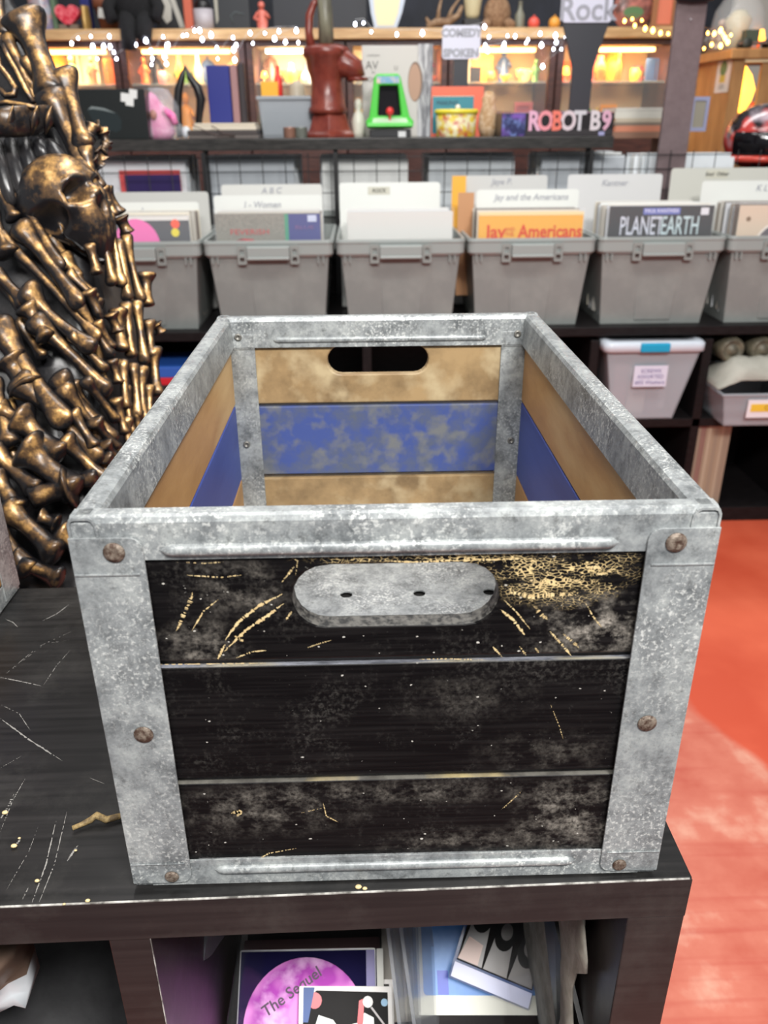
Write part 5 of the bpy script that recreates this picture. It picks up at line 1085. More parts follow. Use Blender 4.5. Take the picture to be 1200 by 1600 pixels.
# right-hand wooden side shelf with a pile, frame and helmet
sw = thing('wooden_side_shelf', (1.1, 3.3, .03), 'brown wooden side shelf behind the brown post', 'shelf'); WO = sw.location; WZ = P(1000, 206, 3.19).z
MB(WO).box(.90, 1.29, 3.19, 3.5, WZ-.024, WZ).build('board', pc(150, 112, 92, .5), sw, bevel=.002)
for x in (.93, 1.26): MB(WO).box(x-.015, x+.015, 3.3, 3.48, .03, WZ-.024).build('leg', pc(110, 86, 74, .5), sw)
zz = WZ; x0, x1 = P(962, 190, 3.2).x, P(1036, 190, 3.2).x
for k, (h, c, n_) in enumerate(((.022, (216, 140, 110), 'orange'), (.012, (140, 126, 112), 'brown'), (.014, (206, 192, 170), 'cream'), (.022, (226, 222, 210), 'white'), (.016, (214, 210, 200), 'off-white'))):
    MB().box(x0-.004*(k % 2), x1+.02, 3.195+.003*k, 3.42, zz, zz+h).build('flat_record_box', pc(*c, .45), label=n_+' flat box in the pile lying right of the robot box', cat='box', bevel=.002); zz += h
x0, x1 = P(1079, 180, 3.22).x, P(1106, 180, 3.22).x; z1 = P(1093, 151, 3.22).z
fr = thing('framed_photo', ((x0+x1)/2, 3.22, WZ), 'small blue-edged picture frame on the wooden side shelf', 'frame'); mb = MB(fr.location); mb.poly(R4(x0, x1, WZ, z1), [R4(x0+.012, x1-.012, WZ+.014, z1-.014)], XZ, 3.22, 3.232); mb.build('moulding', pc(160, 164, 196, .4), fr)
MB(fr.location).box(x0+.01, x1-.01, 3.226, 3.231, WZ+.012, z1-.012).build('picture', pc(158, 152, 136, .5), fr)
# helmet
hb = P(1186, 232, 3.34); ped = MB().box(hb.x-.13, hb.x+.16, 3.21, 3.46, .0305, .262); ped.build('black_plinth', pc(26, 24, 26, .4), label='black plinth under the red and black helmet', cat='plinth', bevel=.003)
hm = thing('racing_helmet', (hb.x+.01, 3.34, .262), 'glossy red and black helmet at the right edge', 'helmet')
mb = MB(); rs = []
for i in range(13):
    a = -math.pi*.34+math.pi*.84*i/12; k = math.cos(a); z = .105+.115*math.sin(a); rs.append([Vector((.135*k*math.cos(t_)*(1.05), .15*k*math.sin(t_), z)) for t_ in [j*2*math.pi/24 for j in range(24)]])
mb.rings(rs); mb.build('shell', mat('red_black_lacquer', lin(196, 60, 54), .2, col2=lin(26, 20, 24), scale=9, detail=1, lo=.46, hi=.52, col3=lin(186, 170, 180), s3=11, coat=.5), hm)
mb = MB(); rs = []
for z, r in ((.05, 1.0), (.07, 1.04), (.11, 1.05), (.125, 1.0)): rs.append([Vector((.138*r*math.cos(t_), .153*r*math.sin(t_), z)) for t_ in [math.pi*(1.12+.76*j/14) for j in range(15)]])
mb.rings(rs, cap=False, close=False); mb.build('visor', pc(16, 14, 18, .1), hm)
mb = MB(); mb.tube([Vector((.142*math.cos(t_), .157*math.sin(t_), .035)) for t_ in [math.pi*(1.05+.9*j/12) for j in range(13)]], .012, 8); mb.build('chin_bar', pc(206, 74, 62, .2), hm); hm.scale = (1.12, 1.0, 1.12)

# ================================================================ lit display cabinets against the back
CY = 4.6; LZT = P(600, 45, CY).z; LZB = P(600, 62, CY).z
M_ledge = mat('pale_pine_ledge', lin(200, 164, 116), .5, col2=lin(176, 138, 92), scale=8, stretch=(.6, 4, 6), detail=5)
M_dkwood = mat('dark_red_brown_wood', lin(84, 50, 42), .45, col2=lin(62, 36, 32), scale=10, stretch=(1, 1, 6))
M_case_in = mat('cream_cabinet_lining', lin(206, 180, 140), .6)
M_glass = mat('cabinet_glass', (.9, .95, .95), .05, alpha=.06)
XR = P(1056, 60, CY).x
MB().box(-2.2, XR, CY-.05, CY+.55, LZB, LZT).build('cabinet_ledge', M_ledge, label='long pale pine ledge running over the lit display cabinets', cat='ledge', bevel=.004)
edges = [P(u, 120, CY).x for u in (-20, 190, 386, 541, 700, 868, 1056)]
FZ = P(600, 196, CY).z-.06; CB = FZ
M_lampw = glow(255, 200, 120, 9.0); M_lampc = glow(255, 244, 220, 13.0)
names = ['leftmost lit display cabinet, partly hidden by the throne', 'lit display cabinet behind the pink toy and the blue book', 'lit display cabinet behind the grey basket and the pump', 'lit display cabinet hidden mostly by the pale game box', 'lit display cabinet between the two section signs', 'lit display cabinet between the Rock sign and brown post']
where = ['in the leftmost lit cabinet', 'in the lit cabinet above the pink toy', 'in the lit cabinet above the grey basket', 'in the lit cabinet behind the game box', 'in the lit cabinet between the signs', 'in the lit cabinet right of the Rock sign']
rnd = random.Random(31)
MID = P(600, 128, CY).z
palette = {'amber': (244, 168, 50), 'orange': (236, 110, 40), 'red': (214, 56, 44), 'cream': (236, 214, 170), 'pink': (226, 120, 130), 'white': (226, 222, 212), 'green': (96, 150, 84), 'brown': (130, 84, 54), 'grey': (130, 128, 130), 'blue': (70, 100, 160), 'black': (36, 32, 34), 'gold': (206, 160, 70), 'yellow': (240, 206, 70)}
def knick(kind, x, y, z, s, c, label, zs=1.):
    m_ = pc(*c, .35); mb = MB()
    if kind == 'vase': mb.lathe([(.001, 0), (.5*s, 0), (.62*s, .3*s), (.85*s, .9*s), (.6*s, 1.6*s), (.3*s, 1.9*s), (.42*s, 2.2*s), (.36*s, 2.2*s), (.001, 1.8*s)], (x, y, z), 16)
    elif kind == 'bottle': mb.lathe([(.001, 0), (.45*s, 0), (.48*s, .1*s), (.48*s, 1.3*s), (.2*s, 1.8*s), (.18*s, 2.4*s), (.24*s, 2.45*s), (.001, 2.5*s)], (x, y, z), 14)
    elif kind == 'bowl': mb.lathe([(.001, 0), (.4*s, 0), (.5*s, .15*s), (1.1*s, .8*s), (1.15*s, 1.0*s), (1.05*s, .95*s), (.4*s, .3*s), (.001, .25*s)], (x, y, z), 18)
    elif kind == 'figurine':
        mb.lathe([(.001, 0), (.6*s, 0), (.6*s, .12*s), (.42*s, .2*s), (.5*s, .8*s), (.36*s, 1.2*s), (.42*s, 1.5*s), (.16*s, 1.7*s)], (x, y, z), 12, None, 1, .7); mb.ball((x, y, z+2.0*s), .3*s, 12); mb.tube([(x-.35*s, y, z+1.45*s), (x-.65*s, y-.1*s, z+1.0*s), (x-.3*s, y-.3*s, z+.85*s)], .12*s, 8); mb.tube([(x+.35*s, y, z+1.45*s), (x+.62*s, y-.1*s, z+1.05*s), (x+.4*s, y-.3*s, z+1.3*s)], .12*s, 8)
    elif kind == 'lamp':
        mb.lathe([(.001, 0), (.5*s, 0), (.5*s, .08*s), (.12*s, .2*s), (.1*s, 1.0*s), (.001, 1.0*s)], (x, y, z), 14)
    elif kind == 'box':
        mb.box(x-.8*s, x+.8*s, y-.3*s, y+.3*s, z, z+1.5*s); mb.box(x-.85*s, x+.85*s, y-.34*s, y+.34*s, z+1.3*s, z+1.52*s)
    elif kind == 'framed picture':
        mb.poly(R4(x-.8*s, x+.8*s, z, z+2*s), [R4(x-.6*s, x+.6*s, z+.2*s, z+1.8*s)], XZ, y, y+.12*s); mb.box(x-.65*s, x+.65*s, y+.03, y+.04, z+.1*s, z+1.9*s)
    elif kind == 'mug':
        mb.lathe([(.001, 0), (.5*s, 0), (.55*s, .1*s), (.55*s, 1.1*s), (.48*s, 1.1*s), (.45*s, .15*s), (.001, .15*s)], (x, y, z), 16); mb.tube([(x+.5*s, y, z+.9*s), (x+.85*s, y, z+.8*s), (x+.85*s, y, z+.4*s), (x+.5*s, y, z+.3*s)], .08*s, 8)
    elif kind == 'ball ornament':
        mb.ball((x, y, z+.62*s), .6*s, 16); mb.lathe([(.001, 0), (.3*s, 0), (.2*s, .1*s), (.001, .1*s)], (x, y, z), 12); mb.tube([(x, y, z+1.2*s), (x, y, z+1.35*s)], .08*s, 8)
    for v_ in mb.bm.verts: v_.co.z = z+(v_.co.z-z)*zs
    o = mb.build(kind.replace(' ', '_'), m_, label=label, cat=kind.split()[0] if kind != 'framed picture' else 'picture')
    if kind == 'lamp': mb = MB(o.location); mb.lathe([(.55*s, .9*s), (.3*s, 1.8*s), (.28*s, 1.8*s), (.5*s, .9*s)], (x, y, z), 18); mb.build('lamp_shade', glow(255, 170, 60, 5.0), o)
    return o
for i in range(6):
    x0, x1 = edges[i]+.004, edges[i+1]-.004; cx = (x0+x1)/2; O = Vector((cx, CY+.2, FLZ)); t = thing('display_cabinet', O, names[i], 'cabinet')
    pw = .035
    for x in (x0, x1-pw): MB(O).box(x, x+pw, CY, CY+.45, FLZ, LZB-.0005).build('side_panel', M_dkwood, t, bevel=.002)
    hd = P(600, 72, CY).z
    MB(O).box(x0+pw, x1-pw, CY, CY+.02, hd, LZB-.0005).build('header', M_dkwood, t)
    MB(O).box(x0+pw, x1-pw, CY+.43, CY+.45, FLZ, LZB-.0005).build('back_panel', M_case_in, t)
    MB(O).box(x0+pw, x1-pw, CY+.02, CY+.43, LZB-.02, LZB-.0005).build('top_panel', M_case_in, t)
    MB(O).box(x0+pw, x1-pw, CY+.01, CY+.43, CB-.02, CB).build('lower_shelf', M_dkwood, t)
    MB(O).box(x0+pw, x1-pw, CY+.05, CY+.43, MID-.007, MID).build('middle_shelf', mat('shelf_glass', lin(200, 206, 190), .1, alpha=.6), t)
    MB(O).box(x0+pw, x1-pw, CY+.002, CY+.012, FLZ, CB-.02).build('lower_door', M_dkwood, t)
    MB(O).box(x0+pw+.002, x1-pw-.002, CY+.022, CY+.026, CB, hd-.001).build('glass_front', M_glass, t)
    q = MB(O).box(x0+pw+.06, x1-pw-.06, CY+.10, CY+.13, hd-.022, hd-.004).build('lamp_tube', M_lampc if i == 2 else M_lampw, t)
    l = bpy.data.lights.new('cabinet_lamp', 'AREA'); l.shape = 'RECTANGLE'; l.size = x1-x0-.25; l.size_y = .05; l.energy = 5.5 if i != 2 else 9; l.color = (1, .66, .30) if i != 2 else (1, .84, .6)
    lo = bpy.data.objects.new('cabinet_lamp', l); COL.objects.link(lo); lo.location = (cx, CY+.12, hd-.03); lo.rotation_euler = (math.radians(18), 0, 0)
    used = set(); W_ = x1-x0-2*pw
    for row, (zb_, n_, yo_) in enumerate(((MID, 6, -.10), (CB, 6, -.10), (MID, 4, .12), (CB, 4, .12))):
        for k in range(n_):
            for _ in range(200):
                kind = rnd.choice(['vase', 'bottle', 'bowl', 'figurine', 'lamp', 'box', 'framed picture', 'mug', 'ball ornament'] if row or True else []); cn = rnd.choice(['amber', 'orange', 'red', 'cream', 'amber', 'orange', 'pink', 'white', 'green', 'brown', 'grey', 'blue', 'black', 'gold', 'yellow'])
                if kind == 'lamp' and any(a == 'lamp' for a, b in used): continue
                if (kind, cn) not in used: break
            used.add((kind, cn)); s = .062*rnd.uniform(.75, 1.1); s = min(s, .44*W_/n_ if yo_ < 0 else .09)*(1 if yo_ < 0 else 1.25); xx = x0+pw+W_*(k+.5)/n_; yy = CY+.24+yo_*rnd.uniform(.8, 1.)
            s *= .72 if kind == 'bowl' else 1
            zs_ = 1. if kind == 'lamp' else min(1.35, (.20, .25)[row % 2]/(s*{'vase': 2.2, 'bottle': 2.5, 'bowl': 1, 'figurine': 2.3, 'lamp': 1.8, 'box': 1.52, 'framed picture': 2, 'mug': 1.1, 'ball ornament': 1.35}[kind]))
            knick(kind, xx, yy, zb_+.0005, s, palette[cn], '%s %s on the %s shelf %s' % (cn, kind, ('middle', 'bottom')[row % 2], where[i]), zs_)
# right-hand angled wooden cabinet
cz = P(1170, 76, 4.1).z; xa, xb = P(1092, 120, 4.1).x, P(1215, 120, 4.1).x; xm = P(1143, 120, 4.1).x
O = Vector(((xa+xb)/2, 4.3, FLZ)); t = thing('wooden_cabinet', O, 'honey coloured wooden cabinet with a poster on its side at the right', 'cabinet'); M_hw = mat('honey_cabinet_wood', lin(176, 132, 82), .5, col2=lin(158, 114, 68), scale=6, stretch=(3, 3, .6))
xa2 = P(1082, 120, 4.55).x
mb = MB(O); mb.hexa([(xa2, 4.55, FLZ), (xm, 4.1, FLZ), (xm+.02, 4.1, FLZ), (xa2+.02, 4.57, FLZ)], [(xa2, 4.55, cz-.045), (xm, 4.1, cz-.045), (xm+.02, 4.1, cz-.045), (xa2+.02, 4.57, cz-.045)]); mb.build('side_panel', M_hw, t)
mb = MB(O); mb.poly(R4(xm+.02, xb+.3, FLZ, cz-.045), [R4(xm+.06, P(1188, 120, 4.1).x, P(1170, 185, 4.1).z, P(1170, 98, 4.1).z)], XZ, 4.1, 4.12); mb.build('front_frame', M_hw, t)
mb = MB(O); mb.hexa([(xa2-.03, 4.6, cz-.045), (xm-.03, 4.07, cz-.045), (xb+.33, 4.07, cz-.045), (xb+.33, 4.6, cz-.045)], [(xa2-.03, 4.6, cz), (xm-.03, 4.07, cz), (xb+.33, 4.07, cz), (xb+.33, 4.6, cz)]); mb.build('top_board', M_hw, t, bevel=.006)
MB(O).box(xm+.06, P(1188, 120, 4.1).x, 4.35, 4.36, P(1170, 186, 4.1).z, P(1170, 98, 4.1).z+.02).build('lit_back', pc(150, 110, 90, .5), t)
MB(O).box(xm+.05, P(1196, 120, 4.1).x, 4.085, 4.0995, P(1170, 93, 4.1).z-.012, P(1170, 93, 4.1).z+.006).build('trim', pc(236, 214, 170, .4), t)
# poster on the side panel
dv = Vector((xm-xa2, 4.1-4.55, 0)).normalized(); pO = Vector((xa2, 4.55, 0))+dv*.36; zt = P(1130, 92, 4.2).z; zb2 = P(1130, 145, 4.2).z
nrm = Vector((dv.y, -dv.x, 0)); 
if nrm.y > 0: nrm = -nrm
pt = thing('narrow_poster', (pO.x, pO.y, zb2), 'narrow white poster with a green tree on the side of the wooden cabinet', 'poster')
Mp = Matrix((dv, -nrm, Vector((0, 0, 1)))).transposed().to_4x4(); Mp.translation = nrm*.003
hh = zt-zb2
mb = MB(); flat(mb, roundrect(-.07, .075, 0, hh, .008), Mp, 0, .002); mb.build('paper', pc(206, 202, 196, .5), pt)
mb = MB(); flat(mb, [(.0+.038*a, hh*.72+.035*b) for a, b in circle(0, 0, 1, 10)], Mp, -.0006, 0); mb.build('green_tree', pc(70, 120, 74), pt)
mb = MB(); flat(mb, R4(-.028, .03, hh*.3, hh*.52), Mp, -.0006, 0); mb.build('yellow_text_block', pc(190, 170, 70), pt)
for k in range(3): mb = MB(); flat(mb, R4(-.028, .03, hh*(.12+.05*k), hh*(.14+.05*k)), Mp, -.0006, 0); mb.build('grey_text_line', pc(120, 118, 116), pt)
# flame coloured lamp inside, silver ornaments below
q = P(1163, 150, 4.25); bz = P(1170, 186, 4.1).z
MB(O).box(xm+.05, P(1190, 120, 4.1).x, 4.125, 4.35, bz-.012, bz).build('inner_shelf', M_hw, t)
fl = MB(); fl.lathe([(.001, 0), (.05, 0), (.05, .01), (.02, .03), (.001, .03)], (q.x-.02, 4.24, bz+.0005), 16); fo = fl.build('flame_lamp', pc(150, 120, 60, .4, .5), label='flame shaped glowing lamp inside the honey coloured wooden cabinet', cat='lamp')
mb = MB(fo.location); fh = P(1163, 103, 4.24).z-bz-.03; mb.lathe([(.02, .03), (.05, .03+.25*fh), (.06, .03+.5*fh), (.035, .03+.8*fh), (.001, .03+fh)], (q.x-.02, 4.24, bz), 14); mb.build('flame_shade', glow(255, 176, 60, 5.0), fo)
knick('vase', q.x+.045, 4.22, bz+.0005, .035, (196, 70, 50), 'red vase right of the flame lamp in the wooden cabinet')
knick('ball ornament', q.x-.10, 4.18, bz+.0005, .04, (206, 206, 210), 'silver ball ornament left of the flame lamp in the wooden cabinet')

# ================================================================ things along the top of the ledge
def at(u, Y=CY+.12): return P(u, 50, Y).x
def hz(v, Y=CY+.12): return P(600, v, Y).z
LZ = LZT+.0005
def upr(name, u0, u1, v0, c, label, cat, Y=CY+.12, dep=.06, m_=None, bev=.003):
    return MB().box(at(u0, Y), at(u1, Y), Y, Y+dep, LZ, hz(v0, Y)).build(name, m_ or pc(*c, .5), label=label, cat=cat, bevel=bev)
def crinkle(name, u0, u1, v0, m_, label, cat, Y=CY+.1, seed=0):
    mb = MB(); x0, x1, z1 = at(u0, Y), at(u1, Y), hz(v0, Y); rs = []
    for j in range(9):
        s = j/8; z = LZ+(z1-LZ)*s; k = 1-.25*abs(s-.4); rs.append([((x0+x1)/2+(x1-x0)/2*k*math.cos(a)*(1+.10*noise.noise(Vector((a*2, s*6, seed)))), Y+.05+.05*k*math.sin(a), z) for a in [i*2*math.pi/18 for i in range(18)]])
    mb.rings(rs); return mb.build(name, m_, label=label, cat=cat)
crinkle('bagged_jumble', 44, 84, -14, mat('bagged_pastel', lin(160, 164, 176), .25, col2=lin(190, 150, 140), scale=14, lo=.45, hi=.58, bump=.8, col3=lin(86, 110, 160), s3=16), 'clear bag of pastel trinkets at the left end of the ledge', 'bag')
upr('green_book', 85, 92, -10, (92, 118, 92), 'thin grey-green book between the bagged trinkets and the heart', 'book')
ht = MB(); hx, hz0 = at(110), hz(22); s = .062
pts = [(hx+s*1.0*(16*math.sin(a)**3)/16, hz0+s*(13*math.cos(a)-5*math.cos(2*a)-2*math.cos(3*a)-math.cos(4*a))/16) for a in [2*math.pi*k/40 for k in range(40)]]
ht.poly(pts, [], XZ, CY+.10, CY+.15); ho = ht.build('heart_box', mat('red_foil', lin(206, 50, 70), .25, col2=lin(236, 120, 130), scale=26, bump=.6), label='shiny red heart box standing on the ledge', cat='box', bevel=.01)
mb = MB(ho.location); mb.box(hx-.05, hx+.05, CY+.10, CY+.16, LZ, hz0-s*1.02+.02); mb.build('stand', pc(120, 104, 90, .5), ho)
upr('blue_box', 131, 145, -12, (26, 34, 110), 'deep blue box between the heart and the terracotta pot', 'box', Y=CY+.2)
crinkle('gold_ornament', 127, 140, 6, pc(196, 160, 96, .3, .4), 'gold ornament in front of the deep blue box', 'ornament', seed=3)
pot = MB(); px_ = (at(146)+at(186))/2; pr = (at(186)-at(146))/2; pot.lathe([(.001, 0), (pr*.62, 0), (pr*.92, hz(8)-LZ), (pr*1.06, hz(8)-LZ), (pr*1.1, hz(-12)-LZ), (pr*.9, hz(-12)-LZ), (.001, hz(0)-LZ)], (px_, CY+.2, LZ), 22); po = pot.build('terracotta_pot', pc(138, 84, 62, .6), label='terracotta pot with a white price label', cat='pot')
mb = MB(po.location); mb.poly([(px_-pr*.5, hz(24, CY+.08)), (px_+pr*.35, hz(27, CY+.08)), (px_+pr*.4, hz(12, CY+.08)), (px_-pr*.4, hz(8, CY+.08))], [], XZ, CY+.2-pr*1.02-.004, CY+.2-pr*1.02); mb.build('price_label', pc(214, 214, 210), po)
# black plush sitting on the ledge with legs hanging over
pc_ = at(210, CY-.05); M_fur = mat('black_fur', lin(12, 12, 14), .9, col2=lin(22, 22, 26), scale=90, bump=.8)
pl = thing('black_plush', (pc_, CY+.03, LZ), 'black plush animal sitting on the ledge with its legs hanging over', 'toy')
mb = MB(); mb.ball((0, .01, .125), (.115, .07, .125), 20); mb.build('body', M_fur, pl); mb = MB(); mb.ball((0, -.01, .27), (.095, .08, .085), 20); mb.ball((-.075, 0, .34), .03, 12); mb.ball((.075, 0, .34), .03, 12); mb.build('head', M_fur, pl)
for s_, u_, v_ in ((-1, 202, 76), (1, 226, 60)):
    x_ = P(u_, 60, CY-.09).x-pc_; mb = MB(); mb.tube([(s_*.05, -.02, .05), (x_, -.10, .01), (x_, -.13, -.04), (x_-.005, -.125, P(600, v_, CY-.09).z-LZ)], [.045, .042, .04, .038], 12); mb.build('leg', M_fur, pl)
for s_ in (-1, 1): mb = MB(); mb.tube([(s_*.09, 0, .18), (s_*.13, -.04, .10), (s_*.11, -.07, .04)], [.035, .032, .034], 10); mb.build('arm', M_fur, pl)
o = upr('framed_print', 246, 292, -40, (22, 24, 28), 'black framed print with white swirling shapes beside the black plush', 'picture', Y=CY+.3, dep=.02)
for k, q in enumerate((((250, -20), (262, -24), (272, 8), (270, 30), (262, 36), (252, 18)), ((266, -20), (274, -20), (290, 42), (282, 42)))):
    mb = MB(o.location); mb.poly([(at(u, CY+.3), hz(v, CY+.3)) for u, v in q], [], XZ, CY+.298, CY+.3); mb.build('white_shape', pc(186, 184, 176), o)
upr('orange_can', 290, 303, -20, (190, 92, 66), 'tall orange can beside the framed print', 'can')
cn = MB(); cx_ = at(318); r_ = (at(334)-at(303))/2; cn.lathe([(.001, 0), (r_, 0), (r_, hz(12)-LZ), (r_*.9, hz(12)-LZ), (r_*.86, .02), (.001, .02)], (cx_, CY+.16, LZ), 20); cn.build('white_canister', pc(176, 170, 176, .4), label='white open canister holding a black ball', cat='canister')
mb = MB(); mb.ball((cx_, CY+.16, hz(12)+.012), r_*.82, 16); mb.build('black_ball', pc(24, 22, 24, .35), label='black ball resting in the mouth of the white canister', cat='ball')
o = upr('framed_print', 336, 392, -40, (34, 38, 44), 'dark framed print with one pale vertical streak', 'picture', Y=CY+.3, dep=.02)
mb = MB(o.location); mb.poly([(at(u, CY+.3), hz(v, CY+.3)) for u, v in ((338, -20), (344, -24), (343, 30), (339, 38))], [], XZ, CY+.298, CY+.3); mb.build('pale_streak', pc(170, 168, 156), o)
mb = MB(o.location); mb.tube([(at(u, CY+.3), CY+.297, hz(v, CY+.3)) for u, v in ((366, 36), (362, 24), (370, 18), (384, 22))], .003, 6); mb.build('grey_squiggle', pc(90, 100, 104), o)
knick('figurine', at(410), CY+.14, LZ, .062, (206, 110, 96), 'red and cream figurine right of the dark framed prints')
upr('poster_board', 428, 574, -60, (24, 28, 38), 'broad black-blue board leaning behind the pump lever', 'panel', Y=CY+.34, dep=.02)
# surfboard-shaped board
o = MB(); pts = [(at(u, CY+.28), hz(v, CY+.28)) for u, v in ((585, 43), (580, 20), (577, -8), (580, -40), (605, -60), (630, -40), (634, -8), (628, 20), (620, 43))]; o.poly(pts, [], XZ, CY+.28, CY+.30); o = o.build('tapered_board', pc(176, 188, 206, .35), label='tapered pale blue board with a cream centre leaning on the ledge', cat='board')
mb = MB(o.location); pts = [(at(u, CY+.28), hz(v, CY+.28)) for u, v in ((590, 40), (586, 20), (584, -8), (588, -40), (605, -54), (622, -40), (626, -8), (622, 20), (615, 40))]; mb.poly(pts, [], XZ, CY+.278, CY+.28); mb.build('cream_centre', pc(220, 210, 170, .4), o)
M_drift = mat('driftwood', lin(120, 92, 68), .7, col2=lin(150, 124, 98), scale=30, bump=.4)
mb = MB(); q = [(at(u), CY+.15, hz(v)) for u, v in ((668, 41), (682, 34), (700, 34), (716, 24), (722, 8))]; mb.tube(q, [.014, .02, .022, .016, .01], 10)
for a in (((684, 34), (686, 14), (690, -6)), ((700, 32), (706, 14), (718, -4)), ((672, 38), (668, 30), (666, 26))): mb.tube([(at(u), CY+.15, hz(v)) for u, v in a], [.014, .009, .005], 8)
mb.build('driftwood_branch', M_drift, label='forked driftwood branch lying on the ledge', cat='driftwood')
cn = MB(); cn.lathe([(.001, 0), (.03, 0), (.038, .02), (.05, .10), (.052, .13), (.046, .128), (.03, .03), (.001, .03)], (at(738), CY+.14, hz(30)), 18); co = cn.build('cream_cup', pc(196, 186, 150, .4), label='cream cup on a dark block between driftwood and brown plush', cat='cup')
MB().box(at(724), at(750), CY+.1, CY+.2, LZ, hz(30)-.0005).build('dark_block', pc(30, 28, 30, .5), label='dark block under the cream cup on the ledge', cat='block', bevel=.003)
pl = thing('brown_plush', (at(777), CY+.16, LZ), 'shaggy brown plush animal sitting on the ledge right of the cup', 'toy'); M_bf = mat('brown_fur', lin(120, 88, 64), .9, col2=lin(150, 120, 92), scale=60, bump=1.)
mb = MB(); mb.ball((0, 0, .08), (.075, .06, .09), 16); mb.build('body', M_bf, pl); mb = MB(); mb.ball((0, -.01, .19), (.06, .055, .055), 16); mb.ball((-.045, 0, .235), .02, 10); mb.ball((.045, 0, .235), .02, 10); mb.build('head', M_bf, pl)
for s_ in (-1, 1): mb = MB(); mb.tube([(s_*.05, -.02, .04), (s_*.07, -.08, .022)], [.028, .024], 8); mb.build('paw', M_bf, pl)
knick('bottle', at(811), CY+.12, LZ, .055, (120, 120, 106), 'cloudy glass bottle left of the red ball ornament')
knick('ball ornament', at(832), CY+.10, LZ, .052, (226, 92, 78), 'red ball ornament on the ledge left of the Rock sign')
knick('ball ornament', at(864), CY+.10, LZ, .052, (226, 158, 66), 'orange ball ornament on the ledge nearest the Rock sign')
cn = MB(); c = (at(988), CY+.15, hz(14)); Mx = Matrix.Rotation(math.radians(90), 4, 'X'); cn.lathe([(.001, .006), (.06, .006), (.105, -.012), (.107, -.004), (.06, .014), (.001, .014)], c, 30, Mx); pl = cn.build('painted_plate', mat('plate_print', lin(186, 116, 104), .3, col2=lin(90, 60, 54), scale=12), label='round painted plate with a green hill right of the Rock sign', cat='plate')
mb = MB(pl.location); mb.poly([(c[0]+.055*math.cos(a), hz(20)+.028*math.sin(a)) for a in [k*math.pi/10 for k in range(20)]], [], XZ, c[1]-.015, c[1]-.012); mb.build('green_hill', pc(84, 118, 76), pl)
mb = MB(pl.location); mb.box(c[0]-.05, c[0]+.05, c[1]-.02, c[1]+.05, LZ, LZ+.018); mb.build('stand', pc(60, 40, 34), pl)
x0, x1 = at(1018), at(1058); fr = thing('framed_picture', ((x0+x1)/2, CY+.15, LZ), 'wooden framed red picture beside the brown post', 'picture'); mb = MB(fr.location); mb.poly(R4(x0, x1, LZ, hz(-30)), [R4(x0+.03, x1-.03, LZ+.03, hz(-26))], XZ, CY+.15, CY+.17); mb.build('moulding', pc(150, 98, 62, .5), fr)
MB(fr.location).box(x0+.02, x1-.02, CY+.162, CY+.166, LZ+.02, hz(-28)).build('picture', pc(214, 120, 92, .5), fr)
# on the honey cabinet
cy = 4.25; cU = lambda u: P(u, 60, cy).x; cV = lambda v: P(1150, v, cy).z; CT = cz+.0005
kr = thing('toy_cart', (cU(1174), cy-.06, CT), 'small toy cart with dark wheels on the honey coloured cabinet', 'toy')
MB().box(-.075, .09, -.03, .03, .025, .035).build('cart_bed', pc(120, 100, 90), kr); MB().box(-.065, .0, -.028, .028, .035, .085).build('crate_load', pc(70, 80, 66), kr)
for x in (-.055, .07):
    for y in (-.034, .034): mb = MB(); mb.lathe([(.001, -.004), (.024, -.004), (.024, .004), (.001, .004)], (x, y, .0245), 16, Matrix.Rotation(math.radians(90), 4, 'X')); mb.build('wheel', pc(44, 48, 42), kr)
dm = thing('glass_dome', (cU(1165), cy+.12, CT), 'clear glass dome over a pale figure on the honey coloured cabinet', 'dome'); mb = MB(); mb.lathe([(.13, 0), (.13, .1), (.118, .17), (.08, .23), (.02, .255), (.001, .256)], (0, 0, .015), 26); mb.build('glass', mat('dome_glass', (.9, .92, .92), .08, alpha=.18), dm); mb = MB(); mb.lathe([(.001, 0), (.14, 0), (.14, .012), (.13, .016), (.001, .016)], (0, 0, 0), 26); mb.build('base', pc(110, 84, 62), dm)
mb = MB(); mb.lathe([(.001, 0), (.06, 0), (.05, .08), (.065, .13), (.03, .17), (.001, .175)], (0, 0, .016), 16); mb.build('pale_figure', pc(200, 190, 160, .4), dm)
knick('lamp', cU(1184), cy-.02, CT, .0001 if False else .05, (150, 110, 70), 'small lamp with glowing shade on the honey coloured cabinet')
knick('figurine', P(1128, 60, cy+.2).x, cy+.22, CT, .07, (186, 160, 140), 'pale horned figurine at the left end of the honey coloured cabinet')
knick('vase', P(1108, 60, cy+.28).x, cy+.30, CT, .055, (70, 58, 50), 'dark brown vase behind the brown post')
MB().box(P(1145, 30, 5.2).x, P(1290, 30, 5.2).x, 5.2, 5.24, FLZ, 1.9).build('grey_partition', pc(166, 164, 156, .7), label='tall pale grey partition behind the honey coloured cabinet', cat='partition')
MB().box(-3.2, edges[0]-.01, CY, CY+.5, FLZ, LZB).build('dark_side_cabinet', M_dkwood, label='dark wooden cabinet end left of the lit cabinets', cat='cabinet')

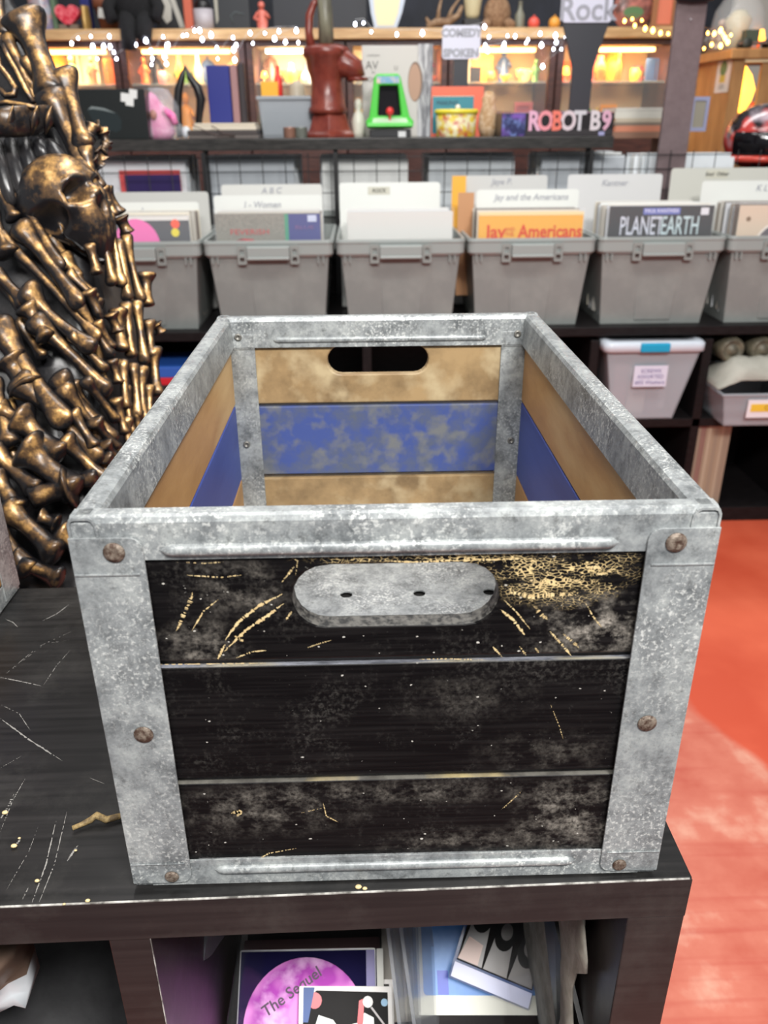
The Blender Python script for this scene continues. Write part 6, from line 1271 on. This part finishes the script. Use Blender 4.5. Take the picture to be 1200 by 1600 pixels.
# ================================================================ fairy lights
def fairy(name, pts, m_, label, Y, r, wire):
    O = P(pts[0][0], pts[0][1], Y); t = thing(name, O, label, 'lights'); W = [P(u, v, Y+.02*math.sin(i*2.1)) for i, (u, v) in enumerate(pts)]
    mb = MB(O); mb.tube([w_+Vector((0, 0, .02)) for w_ in W], .0012, 5); mb.build('wire', wire, t)
    for i, p_ in enumerate(W):
        mb = MB(O); k = r*(1+.35*math.sin(i*5.3)); mb.lathe([(.001, -k), (k*.7, -k*.4), (k*.75, k*.2), (k*.35, k), (.001, k*1.2)], p_, 8); mb.build('bulb', m_, t)
white = [(112, 68), (122, 60), (142, 57), (171, 57), (162, 73), (145, 73), (172, 73), (178, 82), (152, 92), (182, 92), (212, 70), (228, 64), (236, 80), (238, 92), (237, 101), (255, 58), (263, 70), (261, 72), (257, 89), (260, 100), (286, 56), (292, 55), (304, 48), (312, 48), (330, 55), (316, 62), (339, 75), (340, 92), (364, 59), (369, 71), (365, 78), (367, 94), (391, 52), (395, 68), (414, 52), (436, 49), (463, 48), (429, 61), (446, 66), (466, 67), (469, 80)]
fairy('fairy_lights', white, glow(225, 232, 255, 22.0), 'string of cool white fairy lights along the left half of the ledge', CY-.12, .0085, pc(190, 190, 190))
white2 = [(555, 38), (568, 36), (580, 50), (620, 54), (660, 52), (694, 56), (757, 42), (764, 58), (793, 56), (788, 68), (758, 72), (762, 79), (787, 73), (805, 57), (825, 62), (822, 67), (844, 53), (846, 71), (868, 56), (869, 66), (865, 77), (877, 77), (884, 58), (848, 104), (902, 65), (896, 88), (898, 96)]
fairy('fairy_lights', white2, glow(228, 234, 255, 22.0), 'string of cool white fairy lights between the pump and Rock sign', CY-.12, .0085, pc(190, 190, 190))
warm = [(976, 33), (988, 30), (1003, 32), (992, 40), (1008, 45), (1020, 48), (1032, 52), (1044, 53), (1098, 50), (1106, 52), (1116, 53), (1126, 48), (1133, 60), (1130, 54), (1142, 55), (1100, 76), (1112, 70), (1126, 72), (1137, 66)]
fairy('fairy_lights', warm, glow(255, 190, 90, 16.0), 'string of warm amber fairy lights around the brown post', CY-.55, .0085, pc(120, 90, 60))
